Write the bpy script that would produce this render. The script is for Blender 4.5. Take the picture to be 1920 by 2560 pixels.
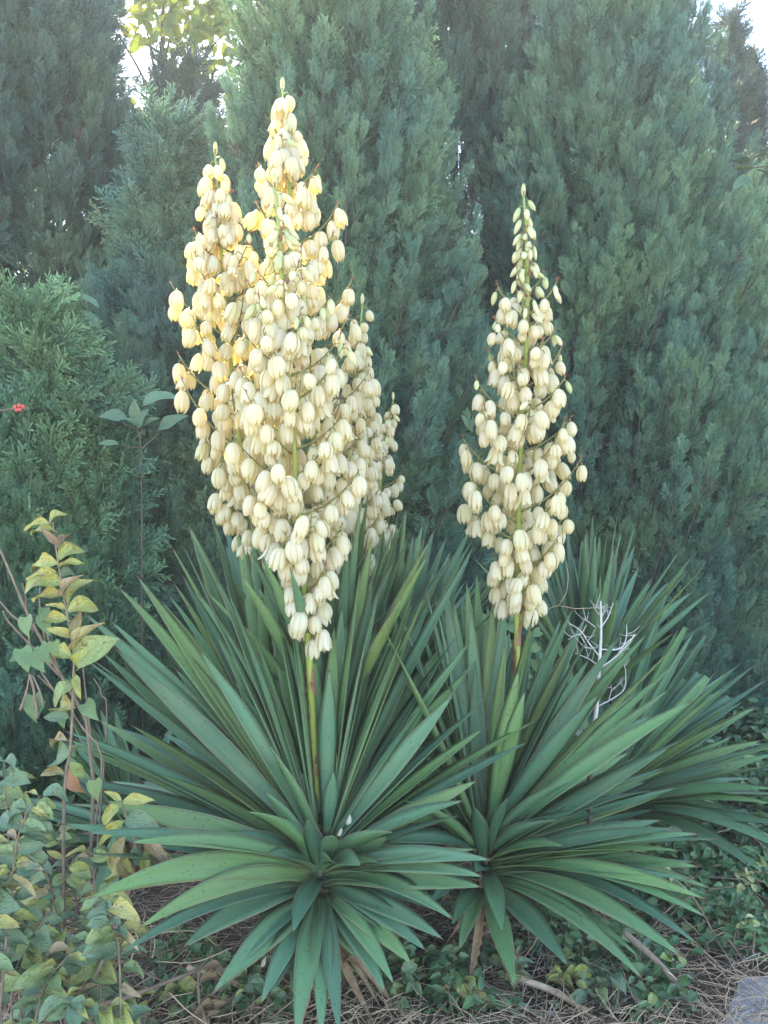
import bpy, bmesh, math, random
import numpy as np
from mathutils import Vector, Matrix, Quaternion, Euler

rnd = random.Random(11)
np.random.seed(11)
for o in list(bpy.data.objects):
    bpy.data.objects.remove(o)
sc = bpy.context.scene
COL = sc.collection
R = math.radians

# ------------------------------------------------------------------ camera
CAM_Z = 1.5
cam_d = bpy.data.cameras.new('camera')
cam = bpy.data.objects.new('camera', cam_d)
COL.objects.link(cam)
cam.location = (0, 0, CAM_Z)
cam.rotation_euler = (R(90), 0, 0)
cam_d.sensor_fit = 'VERTICAL'
cam_d.angle_y = R(67.3)
cam_d.clip_end = 500
cam_d.clip_start = 0.05
sc.camera = cam
F = 1280 / math.tan(R(67.3 / 2))

# ------------------------------------------------------------------ light
SUN_AZ = -22.0      # degrees left of the viewing direction (+Y)
SUN_EL = 46.0
w = bpy.data.worlds.new('World')
sc.world = w
w.use_nodes = True
nt = w.node_tree
bg = nt.nodes['Background']
sky = nt.nodes.new('ShaderNodeTexSky')
sky.sky_type = 'NISHITA'
sky.sun_disc = False
sky.sun_elevation = R(SUN_EL)
sky.sun_rotation = R(SUN_AZ)
sky.air_density = 1.0
sky.dust_density = 0.7
sky.ozone_density = 1.0
nt.links.new(sky.outputs[0], bg.inputs[0])
bg.inputs[1].default_value = 0.12
sun_d = bpy.data.lights.new('sun', 'SUN')
sun = bpy.data.objects.new('sun', sun_d)
COL.objects.link(sun)
sun_d.energy = 4.4
sun_d.angle = R(0.6)
sun_d.color = (1.0, 0.84, 0.58)
sdir = Vector((math.sin(R(SUN_AZ)) * math.cos(R(SUN_EL)), math.cos(R(SUN_AZ)) * math.cos(R(SUN_EL)), math.sin(R(SUN_EL))))
sun.rotation_euler = (-sdir).to_track_quat('-Z', 'Y').to_euler()
sun.location = (-4, 12, 12)
sc.render.engine = 'CYCLES'
sc.view_settings.view_transform = 'Standard'
sc.view_settings.look = 'None'
sc.view_settings.gamma = 1.0
sc.view_settings.exposure = 2.95
sc.view_settings.use_white_balance = True
sc.view_settings.white_balance_temperature = 6750
sc.view_settings.white_balance_tint = 8
sc.cycles.max_bounces = 6
sc.cycles.volume_bounces = 0
sc.cycles.transmission_bounces = 6
sc.cycles.transparent_max_bounces = 8

# ------------------------------------------------------------------ helpers
def P(x, y, d):
    """photo pixel (1920x2560) at depth d metres"""
    return Vector(((x - 960) / F * d, d, CAM_Z + (1280 - y) / F * d))

def px_at(p):
    return (960 + p.x / p.y * F, 1280 - (p.z - CAM_Z) / p.y * F)

ORG = {}
def thing(name, label, cat, loc=(0, 0, 0), group=None):
    o = bpy.data.objects.new(name, None)
    COL.objects.link(o)
    o.location = loc
    o.empty_display_size = 0.05
    o['label'] = label
    o['category'] = cat
    if group: o['group'] = group
    ORG[o.name] = Vector(loc)
    return o

def put(name, me, parent=None, M=None):
    """link mesh me as an object; M is its world matrix"""
    o = bpy.data.objects.new(name, me)
    COL.objects.link(o)
    M = M or Matrix.Identity(4)
    if parent is not None:
        o.parent = parent
        org = ORG[parent.name]
        o.matrix_local = Matrix.Translation(-org) @ M
        ORG[o.name] = org + o.location
    else:
        o.matrix_world = M
        ORG[o.name] = M.translation.copy()
    return o

def mesh(name, verts, faces, mats, smooth=True, uv=None, fmat=None):
    me = bpy.data.meshes.new(name)
    me.from_pydata([tuple(v) for v in verts], [], faces)
    for m in (mats if isinstance(mats, (list, tuple)) else [mats]):
        me.materials.append(m)
    if smooth:
        me.polygons.foreach_set('use_smooth', [True] * len(me.polygons))
    if fmat is not None:
        me.polygons.foreach_set('material_index', fmat)
    if uv is not None:
        l = me.uv_layers.new(name='UVMap')
        li = np.zeros(len(me.loops), dtype=np.int32)
        me.loops.foreach_get('vertex_index', li)
        l.data.foreach_set('uv', np.asarray(uv, dtype=np.float32)[li].ravel())
    me.update()
    return me

class MB:
    def __init__(s):
        s.v = []; s.f = []; s.uv = []; s.m = []
    def tube(s, pts, rad, n=7, mat=0, cap=True):
        pts = [Vector(p) for p in pts]
        b = len(s.v)
        ref = Vector((0.31, 0.77, 0.12)).normalized()
        for i, p in enumerate(pts):
            t = (pts[min(i + 1, len(pts) - 1)] - pts[max(i - 1, 0)])
            if t.length < 1e-9: t = Vector((0, 0, 1))
            t.normalize()
            a = t.cross(ref)
            if a.length < 0.05: a = t.cross(Vector((1, 0, 0)))
            a.normalize(); c = t.cross(a)
            r = rad[i] if isinstance(rad, (list, tuple)) else rad
            for k in range(n):
                an = 2 * math.pi * k / n
                s.v.append(p + a * (math.cos(an) * r) + c * (math.sin(an) * r))
                s.uv.append((k / n, i / max(1, len(pts) - 1)))
        for i in range(len(pts) - 1):
            for k in range(n):
                k2 = (k + 1) % n
                s.f.append((b + i * n + k, b + i * n + k2, b + (i + 1) * n + k2, b + (i + 1) * n + k)); s.m.append(mat)
        if cap:
            s.f.append(tuple(b + (len(pts) - 1) * n + k for k in range(n))); s.m.append(mat)
            s.f.append(tuple(b + k for k in reversed(range(n)))); s.m.append(mat)
    def blade(s, a, b_, wid, nrm, mat=0, bend=0.0, n=3):
        """thin tapering scale / bract from a to b_"""
        a = Vector(a); b_ = Vector(b_)
        t = (b_ - a); L = t.length; t.normalize()
        sd = t.cross(Vector(nrm))
        if sd.length < 1e-4: sd = t.orthogonal()
        sd.normalize(); nn = sd.cross(t)
        i0 = len(s.v)
        for i in range(n + 1):
            q = i / n
            c = a + t * (L * q) + nn * (bend * L * math.sin(q * math.pi))
            ww = wid * (0.75 + 0.5 * q - 1.2 * q * q) if q < 1 else wid * 0.03
            for k in (-1, 0, 1):
                s.v.append(c + sd * (k * ww / 2) + nn * (abs(k) * ww * 0.2)); s.uv.append(((k + 1) / 2, q))
        for i in range(n):
            for k in range(2):
                p = i0 + i * 3 + k
                s.f.append((p, p + 1, p + 4, p + 3)); s.m.append(mat)
    def build(s, name, mats, smooth=True, org=None):
        v = s.v if org is None else [x - org for x in s.v]
        return mesh(name, v, s.f, mats, smooth, s.uv, s.m)

def spline(pts, n):
    """Catmull-Rom through pts -> n+1 samples"""
    pts = [Vector(p) for p in pts]
    ext = [pts[0] * 2 - pts[1]] + pts + [pts[-1] * 2 - pts[-2]]
    out = []
    m = len(pts) - 1
    for i in range(n + 1):
        u = i / n * m
        k = min(int(u), m - 1); t = u - k
        p0, p1, p2, p3 = ext[k:k + 4]
        out.append(0.5 * ((2 * p1) + (p2 - p0) * t + (2 * p0 - 5 * p1 + 4 * p2 - p3) * t * t + (3 * p1 - p0 - 3 * p2 + p3) * t ** 3))
    return out

def interp(x, xs, ys):
    return float(np.interp(x, xs, ys))

# ------------------------------------------------------------------ materials
class NM:
    def __init__(s, name):
        s.m = bpy.data.materials.new(name); s.m.use_nodes = True
        s.t = s.m.node_tree
        s.b = s.t.nodes['Principled BSDF']
        s.out = s.t.nodes['Material Output']
    def n(s, typ, **kw):
        nd = s.t.nodes.new(typ)
        for k, v in kw.items(): setattr(nd, k, v)
        return nd
    def l(s, a, b): s.t.links.new(a, b)
    def noise(s, scale, detail=4, coord=None, rough=0.55, stretch=None):
        nd = s.n('ShaderNodeTexNoise')
        nd.inputs['Scale'].default_value = scale
        nd.inputs['Detail'].default_value = detail
        nd.inputs['Roughness'].default_value = rough
        if coord is not None:
            if stretch:
                mp = s.n('ShaderNodeMapping'); mp.inputs['Scale'].default_value = stretch
                s.l(coord, mp.inputs['Vector']); coord = mp.outputs[0]
            s.l(coord, nd.inputs['Vector'])
        return nd.outputs['Fac']
    def ramp(s, fac, stops):
        nd = s.n('ShaderNodeValToRGB')
        cr = nd.color_ramp
        while len(cr.elements) < len(stops): cr.elements.new(0.5)
        for e, (p, c) in zip(cr.elements, stops):
            e.position = p
            e.color = (c[0], c[1], c[2], 1) if isinstance(c, (tuple, list)) else (c, c, c, 1)
        s.l(fac, nd.inputs[0])
        return nd.outputs[0]
    def mix(s, fac, a, b, mode='MIX'):
        nd = s.n('ShaderNodeMix', data_type='RGBA', blend_type=mode)
        if isinstance(fac, (int, float)): nd.inputs[0].default_value = fac
        else: s.l(fac, nd.inputs[0])
        for i, c in ((6, a), (7, b)):
            if isinstance(c, (tuple, list)): nd.inputs[i].default_value = (c[0], c[1], c[2], 1)
            else: s.l(c, nd.inputs[i])
        return nd.outputs[2]
    def math(s, op, a, b=None, clamp=False):
        nd = s.n('ShaderNodeMath', operation=op, use_clamp=clamp)
        for i, c in ((0, a), (1, b)):
            if c is None: continue
            if isinstance(c, (int, float)): nd.inputs[i].default_value = c
            else: s.l(c, nd.inputs[i])
        return nd.outputs[0]
    def bump(s, h, strength=0.3, dist=0.01):
        nd = s.n('ShaderNodeBump')
        nd.inputs['Strength'].default_value = strength
        nd.inputs['Distance'].default_value = dist
        s.l(h, nd.inputs['Height']); s.l(nd.outputs[0], s.b.inputs['Normal'])
    def rand(s):
        return s.n('ShaderNodeObjectInfo').outputs['Random']
    def uv(s):
        tc = s.n('ShaderNodeTexCoord'); return tc.outputs['UV']
    def obj(s):
        tc = s.n('ShaderNodeTexCoord'); return tc.outputs['Object']
    def color(s, c):
        if isinstance(c, (tuple, list)): s.b.inputs['Base Color'].default_value = (c[0], c[1], c[2], 1)
        else: s.l(c, s.b.inputs['Base Color'])
    def rough(s, r, spec=0.5):
        s.b.inputs['Roughness'].default_value = r
        s.b.inputs['Specular IOR Level'].default_value = spec
    def translucent(s, c, fac):
        tr = s.n('ShaderNodeBsdfTranslucent')
        if isinstance(c, (tuple, list)): tr.inputs[0].default_value = (c[0], c[1], c[2], 1)
        else: s.l(c, tr.inputs[0])
        mx = s.n('ShaderNodeMixShader'); mx.inputs[0].default_value = fac
        s.l(s.b.outputs[0], mx.inputs[1]); s.l(tr.outputs[0], mx.inputs[2])
        s.l(mx.outputs[0], s.out.inputs[0])

def sep_uv(k):
    sp = k.n('ShaderNodeSeparateXYZ'); k.l(k.uv(), sp.inputs[0])
    return sp.outputs[0], sp.outputs[1]

def m_yucca():
    k = NM('yucca_leaf'); u, v = sep_uv(k)
    st = k.noise(1.0, 3, k.uv(), 0.6, (46, 1.3, 1))
    blot = k.noise(5.0, 4, k.obj(), 0.6)
    base = k.ramp(st, [(0.28, (0.084, 0.182, 0.086)), (0.72, (0.158, 0.288, 0.145))])
    # each leaf has its own cast: glaucous, mid green or olive
    cast = k.ramp(k.rand(), [(0.0, (0.48, 0.58, 0.64)), (0.3, (0.82, 0.94, 1.08)), (0.6, (1.0, 1.06, 0.93)), (0.85, (1.15, 1.18, 0.80)), (1.0, (1.35, 1.02, 0.66))])
    base = k.mix(1.0, base, cast, 'MULTIPLY')
    bl = k.ramp(blot, [(0.38, 0.0), (0.72, 0.5)])
    base = k.mix(bl, base, (0.150, 0.200, 0.095))
    spk = k.ramp(k.noise(90.0, 2, k.obj(), 0.6), [(0.62, 0.0), (0.72, 0.6)])
    base = k.mix(spk, base, (0.04, 0.035, 0.02))
    # paler leaf base and thin yellow-brown margin, brown spine tip
    vb = k.ramp(v, [(0.0, 0.8), (0.16, 0.0)])
    base = k.mix(vb, base, (0.22, 0.25, 0.11))
    e = k.math('ABSOLUTE', k.math('SUBTRACT', u, 0.5))
    eg = k.ramp(e, [(0.44, 0.0), (0.49, 0.9)])
    base = k.mix(eg, base, (0.40, 0.36, 0.20))
    tp = k.ramp(v, [(0.965, 0.0), (0.985, 1.0)])
    base = k.mix(tp, base, (0.14, 0.07, 0.035))
    k.color(base); k.rough(0.5, 0.4)
    k.bump(st, 0.4, 0.004)
    k.translucent((0.10, 0.20, 0.05), 0.07)
    return k.m

def m_petal():
    k = NM('flower_petal'); u, v = sep_uv(k)
    st = k.noise(1.0, 2, k.uv(), 0.5, (14, 0.8, 1))
    c = k.ramp(st, [(0.3, (0.71, 0.695, 0.55)), (0.7, (0.81, 0.80, 0.69))])
    cast = k.ramp(k.rand(), [(0.0, (1.0, 0.98, 0.86)), (0.5, (1.0, 1.0, 1.0)), (1.0, (0.93, 0.96, 0.86))])
    c = k.mix(1.0, c, cast, 'MULTIPLY')
    vb = k.ramp(v, [(0.0, 0.65), (0.22, 0.0)])
    c = k.mix(vb, c, (0.42, 0.46, 0.20))
    e = k.math('ABSOLUTE', k.math('SUBTRACT', u, 0.5))
    mid = k.ramp(e, [(0.0, 0.30), (0.09, 0.0)])
    c = k.mix(mid, c, (0.54, 0.51, 0.29))
    c = k.mix(k.ramp(v, [(0.95, 0.0), (1.0, 0.6)]), c, (0.45, 0.30, 0.16))
    k.color(c); k.rough(0.45, 0.35)
    k.translucent((0.93, 0.74, 0.20), 0.42)
    return k.m

def m_bud():
    k = NM('flower_bud'); u, v = sep_uv(k)
    c = k.ramp(v, [(0.0, (0.42, 0.46, 0.20)), (0.5, (0.66, 0.66, 0.40)), (0.93, (0.60, 0.58, 0.34)), (1.0, (0.40, 0.27, 0.16))])
    cast = k.ramp(k.rand(), [(0.0, (0.8, 0.88, 0.75)), (1.0, (1.12, 1.05, 1.05))])
    c = k.mix(1.0, c, cast, 'MULTIPLY')
    k.color(c); k.rough(0.4, 0.4)
    k.translucent((0.75, 0.68, 0.2), 0.2)
    return k.m

def m_simple(name, c1, c2, scale=30, rough=0.7, stretch=None, bump=0.3, spec=0.3, trans=None, rnd_=None):
    k = NM(name)
    nz = k.noise(scale, 5, k.obj(), 0.6, stretch)
    c = k.ramp(nz, [(0.3, c1), (0.7, c2)])
    if rnd_:
        c = k.mix(1.0, c, k.ramp(k.rand(), rnd_), 'MULTIPLY')
    k.color(c); k.rough(rough, spec)
    if bump: k.bump(nz, bump, 0.004)
    if trans: k.translucent(trans[0], trans[1])
    return k.m

def m_conifer(name, dark, light, tr=0.12):
    k = NM(name)
    ge = k.n('ShaderNodeNewGeometry')
    big = k.noise(1.7, 3, ge.outputs['Position'], 0.6)
    c = k.mix(k.rand(), dark, light)
    # broad drift between bluish and yellower sprays
    c = k.mix(1.0, c, k.ramp(big, [(0.35, (0.75, 0.88, 1.05)), (0.65, (1.22, 1.14, 0.9))]), 'MULTIPLY')
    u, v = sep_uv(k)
    c = k.mix(1.0, c, k.ramp(v, [(0.1, (0.42, 0.40, 0.40)), (0.5, (0.75, 0.76, 0.76)), (1.0, (1.85, 1.92, 1.75))]), 'MULTIPLY')  # young tips paler; shaded gaps between sprays painted into the dark bases
    k.color(c); k.rough(0.6, 0.25)
    k.translucent(tuple(x * 1.6 for x in light), tr)
    return k.m

def m_leaf(name, stops, spot=(0.10, 0.045, 0.018), spots=0.5, yellow=None, tr=(0.30, 0.36, 0.05), trf=0.28, rough=0.45):
    """broad leaf: per-leaf cast, pale midrib, brown blotches and speckles"""
    k = NM(name); u, v = sep_uv(k)
    r = k.rand()
    c = k.ramp(r, stops)
    nz = k.noise(9.0, 3, k.obj(), 0.6)
    c = k.mix(1.0, c, k.ramp(nz, [(0.3, (0.8, 0.85, 0.8)), (0.7, (1.18, 1.12, 1.1))]), 'MULTIPLY')
    if yellow:
        yz = k.noise(2.4, 3, k.obj(), 0.6)
        c = k.mix(k.ramp(yz, [(0.45, 0.0), (0.66, 0.85)]), c, yellow)
    e = k.math('ABSOLUTE', k.math('SUBTRACT', u, 0.5))
    c = k.mix(k.ramp(e, [(0.0, 0.55), (0.05, 0.0)]), c, (0.28, 0.30, 0.14))
    if spots:
        # shift the pattern from leaf to leaf
        ad = k.n('ShaderNodeVectorMath', operation='ADD')
        cb = k.n('ShaderNodeCombineXYZ'); sc_ = k.math('MULTIPLY', r, 37.0)
        for i in range(3): k.l(sc_, cb.inputs[i])
        k.l(k.uv(), ad.inputs[0]); k.l(cb.outputs[0], ad.inputs[1])
        n1 = k.noise(3.2, 3, ad.outputs[0], 0.65)
        n2 = k.noise(13.0, 2, ad.outputs[0], 0.6)
        c = k.mix(k.ramp(n1, [(0.63 - 0.10 * spots, 0.0), (0.70, 0.8)]), c, tuple(x * 1.9 for x in spot))
        c = k.mix(k.ramp(n2, [(0.59, 0.0), (0.65, 0.85)]), c, spot)
    k.color(c); k.rough(rough, 0.4)
    vein = k.n('ShaderNodeTexWave'); vein.bands_direction = 'DIAGONAL'
    vein.inputs['Scale'].default_value = 4.5; vein.inputs['Distortion'].default_value = 1.2
    k.l(k.uv(), vein.inputs['Vector'])
    k.bump(vein.outputs['Fac'], 0.25, 0.02)
    k.translucent(tr, trf)
    return k.m

def m_ground():
    k = NM('soil')
    ge = k.n('ShaderNodeNewGeometry'); pos = ge.outputs['Position']
    a = k.noise(6, 6, pos, 0.65); b = k.noise(55, 5, pos, 0.7)
    c = k.ramp(a, [(0.3, (0.075, 0.053, 0.038)), (0.55, (0.14, 0.096, 0.066)), (0.75, (0.21, 0.15, 0.105))])
    c = k.mix(k.ramp(b, [(0.45, 0.0), (0.62, 0.7)]), c, (0.19, 0.125, 0.08))
    k.color(c); k.rough(0.95, 0.1); k.bump(b, 0.9, 0.03)
    return k.m

def m_concrete():
    k = NM('concrete')
    ge = k.n('ShaderNodeNewGeometry'); pos = ge.outputs['Position']
    a = k.noise(4, 5, pos, 0.6); b = k.noise(140, 3, pos, 0.6)
    c = k.ramp(a, [(0.3, (0.29, 0.265, 0.25)), (0.7, (0.38, 0.355, 0.34))])
    c = k.mix(k.ramp(b, [(0.35, 0.35), (0.55, 0.0)]), c, (0.25, 0.24, 0.24))
    k.color(c); k.rough(0.9, 0.2); k.bump(b, 0.35, 0.004)
    return k.m

MAT = dict(
    yucca=m_yucca(), petal=m_petal(), bud=m_bud(),
    stalk=m_simple('flower_stalk', (0.22, 0.30, 0.045), (0.33, 0.37, 0.09), 18, 0.45, (1, 1, 0.15), 0.1),
    branch=m_simple('flower_branch', (0.17, 0.20, 0.05), (0.27, 0.22, 0.09), 22, 0.5, None, 0.1),
    bract=m_simple('dry_bract', (0.20, 0.085, 0.055), (0.42, 0.24, 0.16), 40, 0.7, None, 0.3, trans=((0.5, 0.22, 0.12), 0.25)),
    trunk=m_simple('yucca_trunk', (0.11, 0.075, 0.045), (0.26, 0.19, 0.12), 25, 0.9, (1, 1, 4), 0.8),
    bark=m_simple('bark', (0.060, 0.050, 0.044), (0.125, 0.105, 0.090), 30, 0.9, (1, 1, 0.2), 0.7),
    twig=m_simple('twig', (0.16, 0.11, 0.075), (0.30, 0.23, 0.17), 30, 0.8, None, 0.4),
    pale=m_simple('bleached_twig', (0.42, 0.38, 0.36), (0.68, 0.65, 0.63), 30, 0.8, None, 0.4),
    straw=m_simple('straw', (0.46, 0.30, 0.19), (0.66, 0.49, 0.33), 12, 0.75, None, 0.2),
    dead=m_simple('dead_leaf', (0.23, 0.13, 0.075), (0.45, 0.33, 0.20), 40, 0.8, None, 0.5, trans=((0.4, 0.22, 0.1), 0.2)),
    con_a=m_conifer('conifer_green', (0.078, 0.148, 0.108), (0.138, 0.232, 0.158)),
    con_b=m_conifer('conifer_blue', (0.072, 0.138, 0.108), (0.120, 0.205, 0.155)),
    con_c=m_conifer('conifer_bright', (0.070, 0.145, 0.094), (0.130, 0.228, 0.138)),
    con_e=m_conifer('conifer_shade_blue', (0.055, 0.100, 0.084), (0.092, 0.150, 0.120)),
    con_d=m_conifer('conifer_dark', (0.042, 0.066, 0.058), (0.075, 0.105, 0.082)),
    condead=m_simple('conifer_dead_twig', (0.045, 0.036, 0.034), (0.095, 0.076, 0.066), 20, 0.9, None, 0),
    shrub=m_leaf('shrub_leaf', [(0, (0.15, 0.25, 0.155)), (0.5, (0.20, 0.31, 0.18)), (0.8, (0.28, 0.38, 0.16)), (1, (0.40, 0.46, 0.16))], spots=0.6),
    shrub_y=m_leaf('shrub_leaf_yellow', [(0, (0.34, 0.42, 0.12)), (0.5, (0.47, 0.50, 0.17)), (1, (0.52, 0.48, 0.19))], spots=0.75, yellow=(0.56, 0.48, 0.12), spot=(0.14, 0.07, 0.03)),
    shrub_b=m_leaf('shrub_leaf_brown', [(0, (0.38, 0.25, 0.15)), (0.5, (0.52, 0.40, 0.26)), (1, (0.48, 0.42, 0.18))], spots=0.9, spot=(0.13, 0.06, 0.03)),
    heart=m_leaf('vine_leaf', [(0, (0.15, 0.26, 0.12)), (0.6, (0.20, 0.32, 0.15)), (1, (0.30, 0.38, 0.13))], spots=0, trf=0.3),
    broad=m_leaf('sapling_leaf', [(0, (0.11, 0.21, 0.145)), (1, (0.15, 0.265, 0.165))], spots=0, rough=0.5),
    glossy=m_leaf('glossy_leaf', [(0, (0.05, 0.13, 0.055)), (0.6, (0.085, 0.19, 0.075)), (1, (0.13, 0.24, 0.09))], spots=0, rough=0.3),
    young=m_leaf('young_leaf', [(0, (0.42, 0.44, 0.16)), (1, (0.58, 0.56, 0.28))], spots=0, rough=0.35),
    autumn=m_leaf('sunlit_leaf', [(0, (0.12, 0.22, 0.03)), (0.6, (0.24, 0.32, 0.05)), (1, (0.40, 0.34, 0.06))], spots=0, tr=(0.46, 0.50, 0.05), trf=0.5),
    berry=m_simple('berry', (0.50, 0.06, 0.05), (0.62, 0.12, 0.09), 20, 0.35, None, 0),
    heartstem=m_simple('green_stem', (0.12, 0.18, 0.06), (0.20, 0.26, 0.09), 20, 0.6, None, 0),
    rust=m_simple('rust_leaf', (0.42, 0.16, 0.06), (0.66, 0.40, 0.24), 60, 0.7, None, 0.4),
    soil=m_ground(), concrete=m_concrete(),
)

# ------------------------------------------------------------------ setting
def build_ground():
    n = 90
    xs = np.concatenate([np.linspace(-60, -4.2, 10), np.linspace(-4, 4, n), np.linspace(4.2, 60, 10)])
    ys = np.concatenate([np.linspace(-25, -0.5, 6), np.linspace(0, 8, n), np.linspace(8.5, 120, 12)])
    V = []
    for y in ys:
        for x in xs:
            z = 0.0
            if abs(x) < 4.1 and 2.0 < y < 8:
                z = 0.012 * math.sin(x * 7.1 + y * 3) + 0.012 * math.sin(y * 9.7 - x * 4) + 0.01 * math.sin(x * 23 + 1) * math.sin(y * 19)
            if x > 0.75 and y < 2.75: z = min(z, 0.0) - 0.01
            if y < 2.1: z = -0.02
            V.append((x, y, z))
    nx = len(xs)
    Fc = [(j * nx + i, j * nx + i + 1, (j + 1) * nx + i + 1, (j + 1) * nx + i) for j in range(len(ys) - 1) for i in range(nx - 1)]
    o = put('ground', mesh('ground', V, Fc, MAT['soil']))
    o['kind'] = 'structure'; o['label'] = 'brown soil with leaf litter under the plants'
    # raised concrete pavement where the photographer stands
    top = [(1.142, 2.46), (6, 2.60), (6, -6), (-6, -6), (-6, 1.85), (0.78, 1.95)]
    bm = bmesh.new()
    vs = [bm.verts.new((x, y, 0.018)) for x, y in top]
    f = bm.faces.new(vs)
    r = bmesh.ops.extrude_face_region(bm, geom=[f])
    for e in r['geom']:
        if isinstance(e, bmesh.types.BMVert): e.co.z -= 0.14
    bmesh.ops.recalc_face_normals(bm, faces=bm.faces)
    bmesh.ops.bevel(bm, geom=[e for e in bm.edges if all(v.co.z > 0 for v in e.verts)], offset=0.006, segments=2, affect='EDGES')
    me = bpy.data.meshes.new('pavement'); bm.to_mesh(me); bm.free(); me.materials.append(MAT['concrete'])
    o = put('pavement', me); o['kind'] = 'structure'; o['label'] = 'grey concrete pavement slab edge'
build_ground()

# ------------------------------------------------------------------ instance scatter (crowns, ground cover)
def proto_collection(name, meshes):
    c = bpy.data.collections.new(name)      # never linked to the scene
    for i, me in enumerate(meshes):
        o = bpy.data.objects.new('%s_%02d' % (name, i), me)
        c.objects.link(o)
    return c

def scatter_group(name, coll):
    g = bpy.data.node_groups.new(name, 'GeometryNodeTree')
    g.interface.new_socket('Geometry', in_out='INPUT', socket_type='NodeSocketGeometry')
    g.interface.new_socket('Geometry', in_out='OUTPUT', socket_type='NodeSocketGeometry')
    N = g.nodes; L = g.links
    gi = N.new('NodeGroupInput'); go = N.new('NodeGroupOutput')
    ip = N.new('GeometryNodeInstanceOnPoints')
    ci = N.new('GeometryNodeCollectionInfo')
    ci.inputs['Collection'].default_value = coll
    ci.inputs['Separate Children'].default_value = True
    ci.inputs['Reset Children'].default_value = True
    def attr(nm, typ):
        a = N.new('GeometryNodeInputNamedAttribute'); a.data_type = typ
        a.inputs['Name'].default_value = nm
        return [s for s in a.outputs if s.enabled and s.name == 'Attribute'][0]
    L.new(gi.outputs[0], ip.inputs['Points'])
    L.new(ci.outputs[0], ip.inputs['Instance'])
    ip.inputs['Pick Instance'].default_value = True
    L.new(attr('idx', 'INT'), ip.inputs['Instance Index'])
    L.new(attr('rot', 'FLOAT_VECTOR'), ip.inputs['Rotation'])
    L.new(attr('scl', 'FLOAT'), ip.inputs['Scale'])
    L.new(ip.outputs[0], go.inputs[0])
    return g

def scatter(name, group, pts, rots, scl, idx, parent=None):
    pts = np.asarray(pts, dtype=np.float32)
    me = bpy.data.meshes.new(name)
    me.vertices.add(len(pts))
    org = np.array(ORG[parent.name]) if parent is not None else np.zeros(3)
    me.vertices.foreach_set('co', (pts - org).astype(np.float32).ravel())
    for nm, typ, arr, key in (('rot', 'FLOAT_VECTOR', rots, 'vector'), ('scl', 'FLOAT', scl, 'value'), ('idx', 'INT', idx, 'value')):
        a = me.attributes.new(nm, typ, 'POINT')
        a.data.foreach_set(key, np.asarray(arr, dtype=np.int32 if typ == 'INT' else np.float32).ravel())
    o = bpy.data.objects.new(name, me); COL.objects.link(o)
    if parent is not None: o.parent = parent
    md = o.modifiers.new('scatter', 'NODES'); md.node_group = group
    o['kind'] = 'stuff'
    return o

def euler_from_dirs(D, roll):
    """rotation (XYZ euler) taking +Y to direction D with given roll about it"""
    out = np.zeros((len(D), 3), dtype=np.float32)
    for i in range(len(D)):
        q = Vector(D[i]).to_track_quat('Y', 'Z') @ Quaternion((0, 1, 0), roll[i])
        out[i] = q.to_euler('XYZ')
    return out

# ------------------------------------------------------------------ conifers
def spray_mesh(seed, mat, dense=1.0):
    """feather of scale-leaved twigs, 1 unit long along +Y; UV.y runs from old wood (0) to young tips (1) and drives the painted shade"""
    r = random.Random(seed)
    V = []; Fc = []; UV = []
    def seg(a, b, w, w2, v0, v1):
        d = (b - a)
        s = d.cross(Vector((r.uniform(-.6, .6), r.uniform(-.3, .3), 1)))
        if s.length < 1e-6: return
        s.normalize()
        i = len(V)
        V.extend([a - s * w, a + s * w, b + s * w2, b - s * w2]); Fc.append((i, i + 1, i + 2, i + 3))
        UV.extend([(0, v0), (1, v0), (1, v1), (0, v1)])
    curve = r.uniform(-0.14, 0.14)
    ax = lambda t: Vector((curve * t * t, t, 0.12 * t * t))
    for i in range(4): seg(ax(i / 4), ax((i + 1) / 4), 0.015, 0.011, i * .22, i * .22 + .22)
    n = int(15 * dense)
    for i in range(n):
        t = 0.08 + 0.88 * i / n
        sd = 1 if i % 2 else -1
        L = (0.40 * (1 - t) ** 0.7 + 0.11) * r.uniform(0.7, 1.2)
        an = R(r.uniform(20, 40))
        d = Vector((sd * math.sin(an), math.cos(an), r.uniform(-0.35, 0.45))).normalized()
        a = ax(t); b = a + d * L
        seg(a, b, 0.014, 0.008, .25, .9)
        m = max(2, int(L * 19))
        for j in range(m):
            q = (j + 0.5) / (m + 0.2)
            s2 = 1 if j % 2 else -1
            an2 = math.atan2(d.x, d.y) + s2 * R(r.uniform(18, 38))
            d2 = Vector((math.sin(an2), math.cos(an2), d.z + r.uniform(-0.35, 0.35))).normalized()
            a2 = a + d * (L * q)
            seg(a2, a2 + d2 * (0.125 * r.uniform(0.7, 1.25) * (1.1 - 0.4 * q)), 0.0165, 0.008, .45, 1.0)
    return mesh('spray', V, Fc, mat, False, UV)

SPRAY = {}
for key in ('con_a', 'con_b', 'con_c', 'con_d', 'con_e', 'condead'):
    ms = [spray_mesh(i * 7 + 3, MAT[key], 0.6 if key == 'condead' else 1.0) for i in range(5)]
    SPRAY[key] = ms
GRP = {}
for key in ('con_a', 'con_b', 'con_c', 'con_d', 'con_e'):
    GRP[key] = scatter_group('crown_' + key, proto_collection('sprays_' + key, SPRAY[key] + SPRAY['condead'][:2]))

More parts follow.
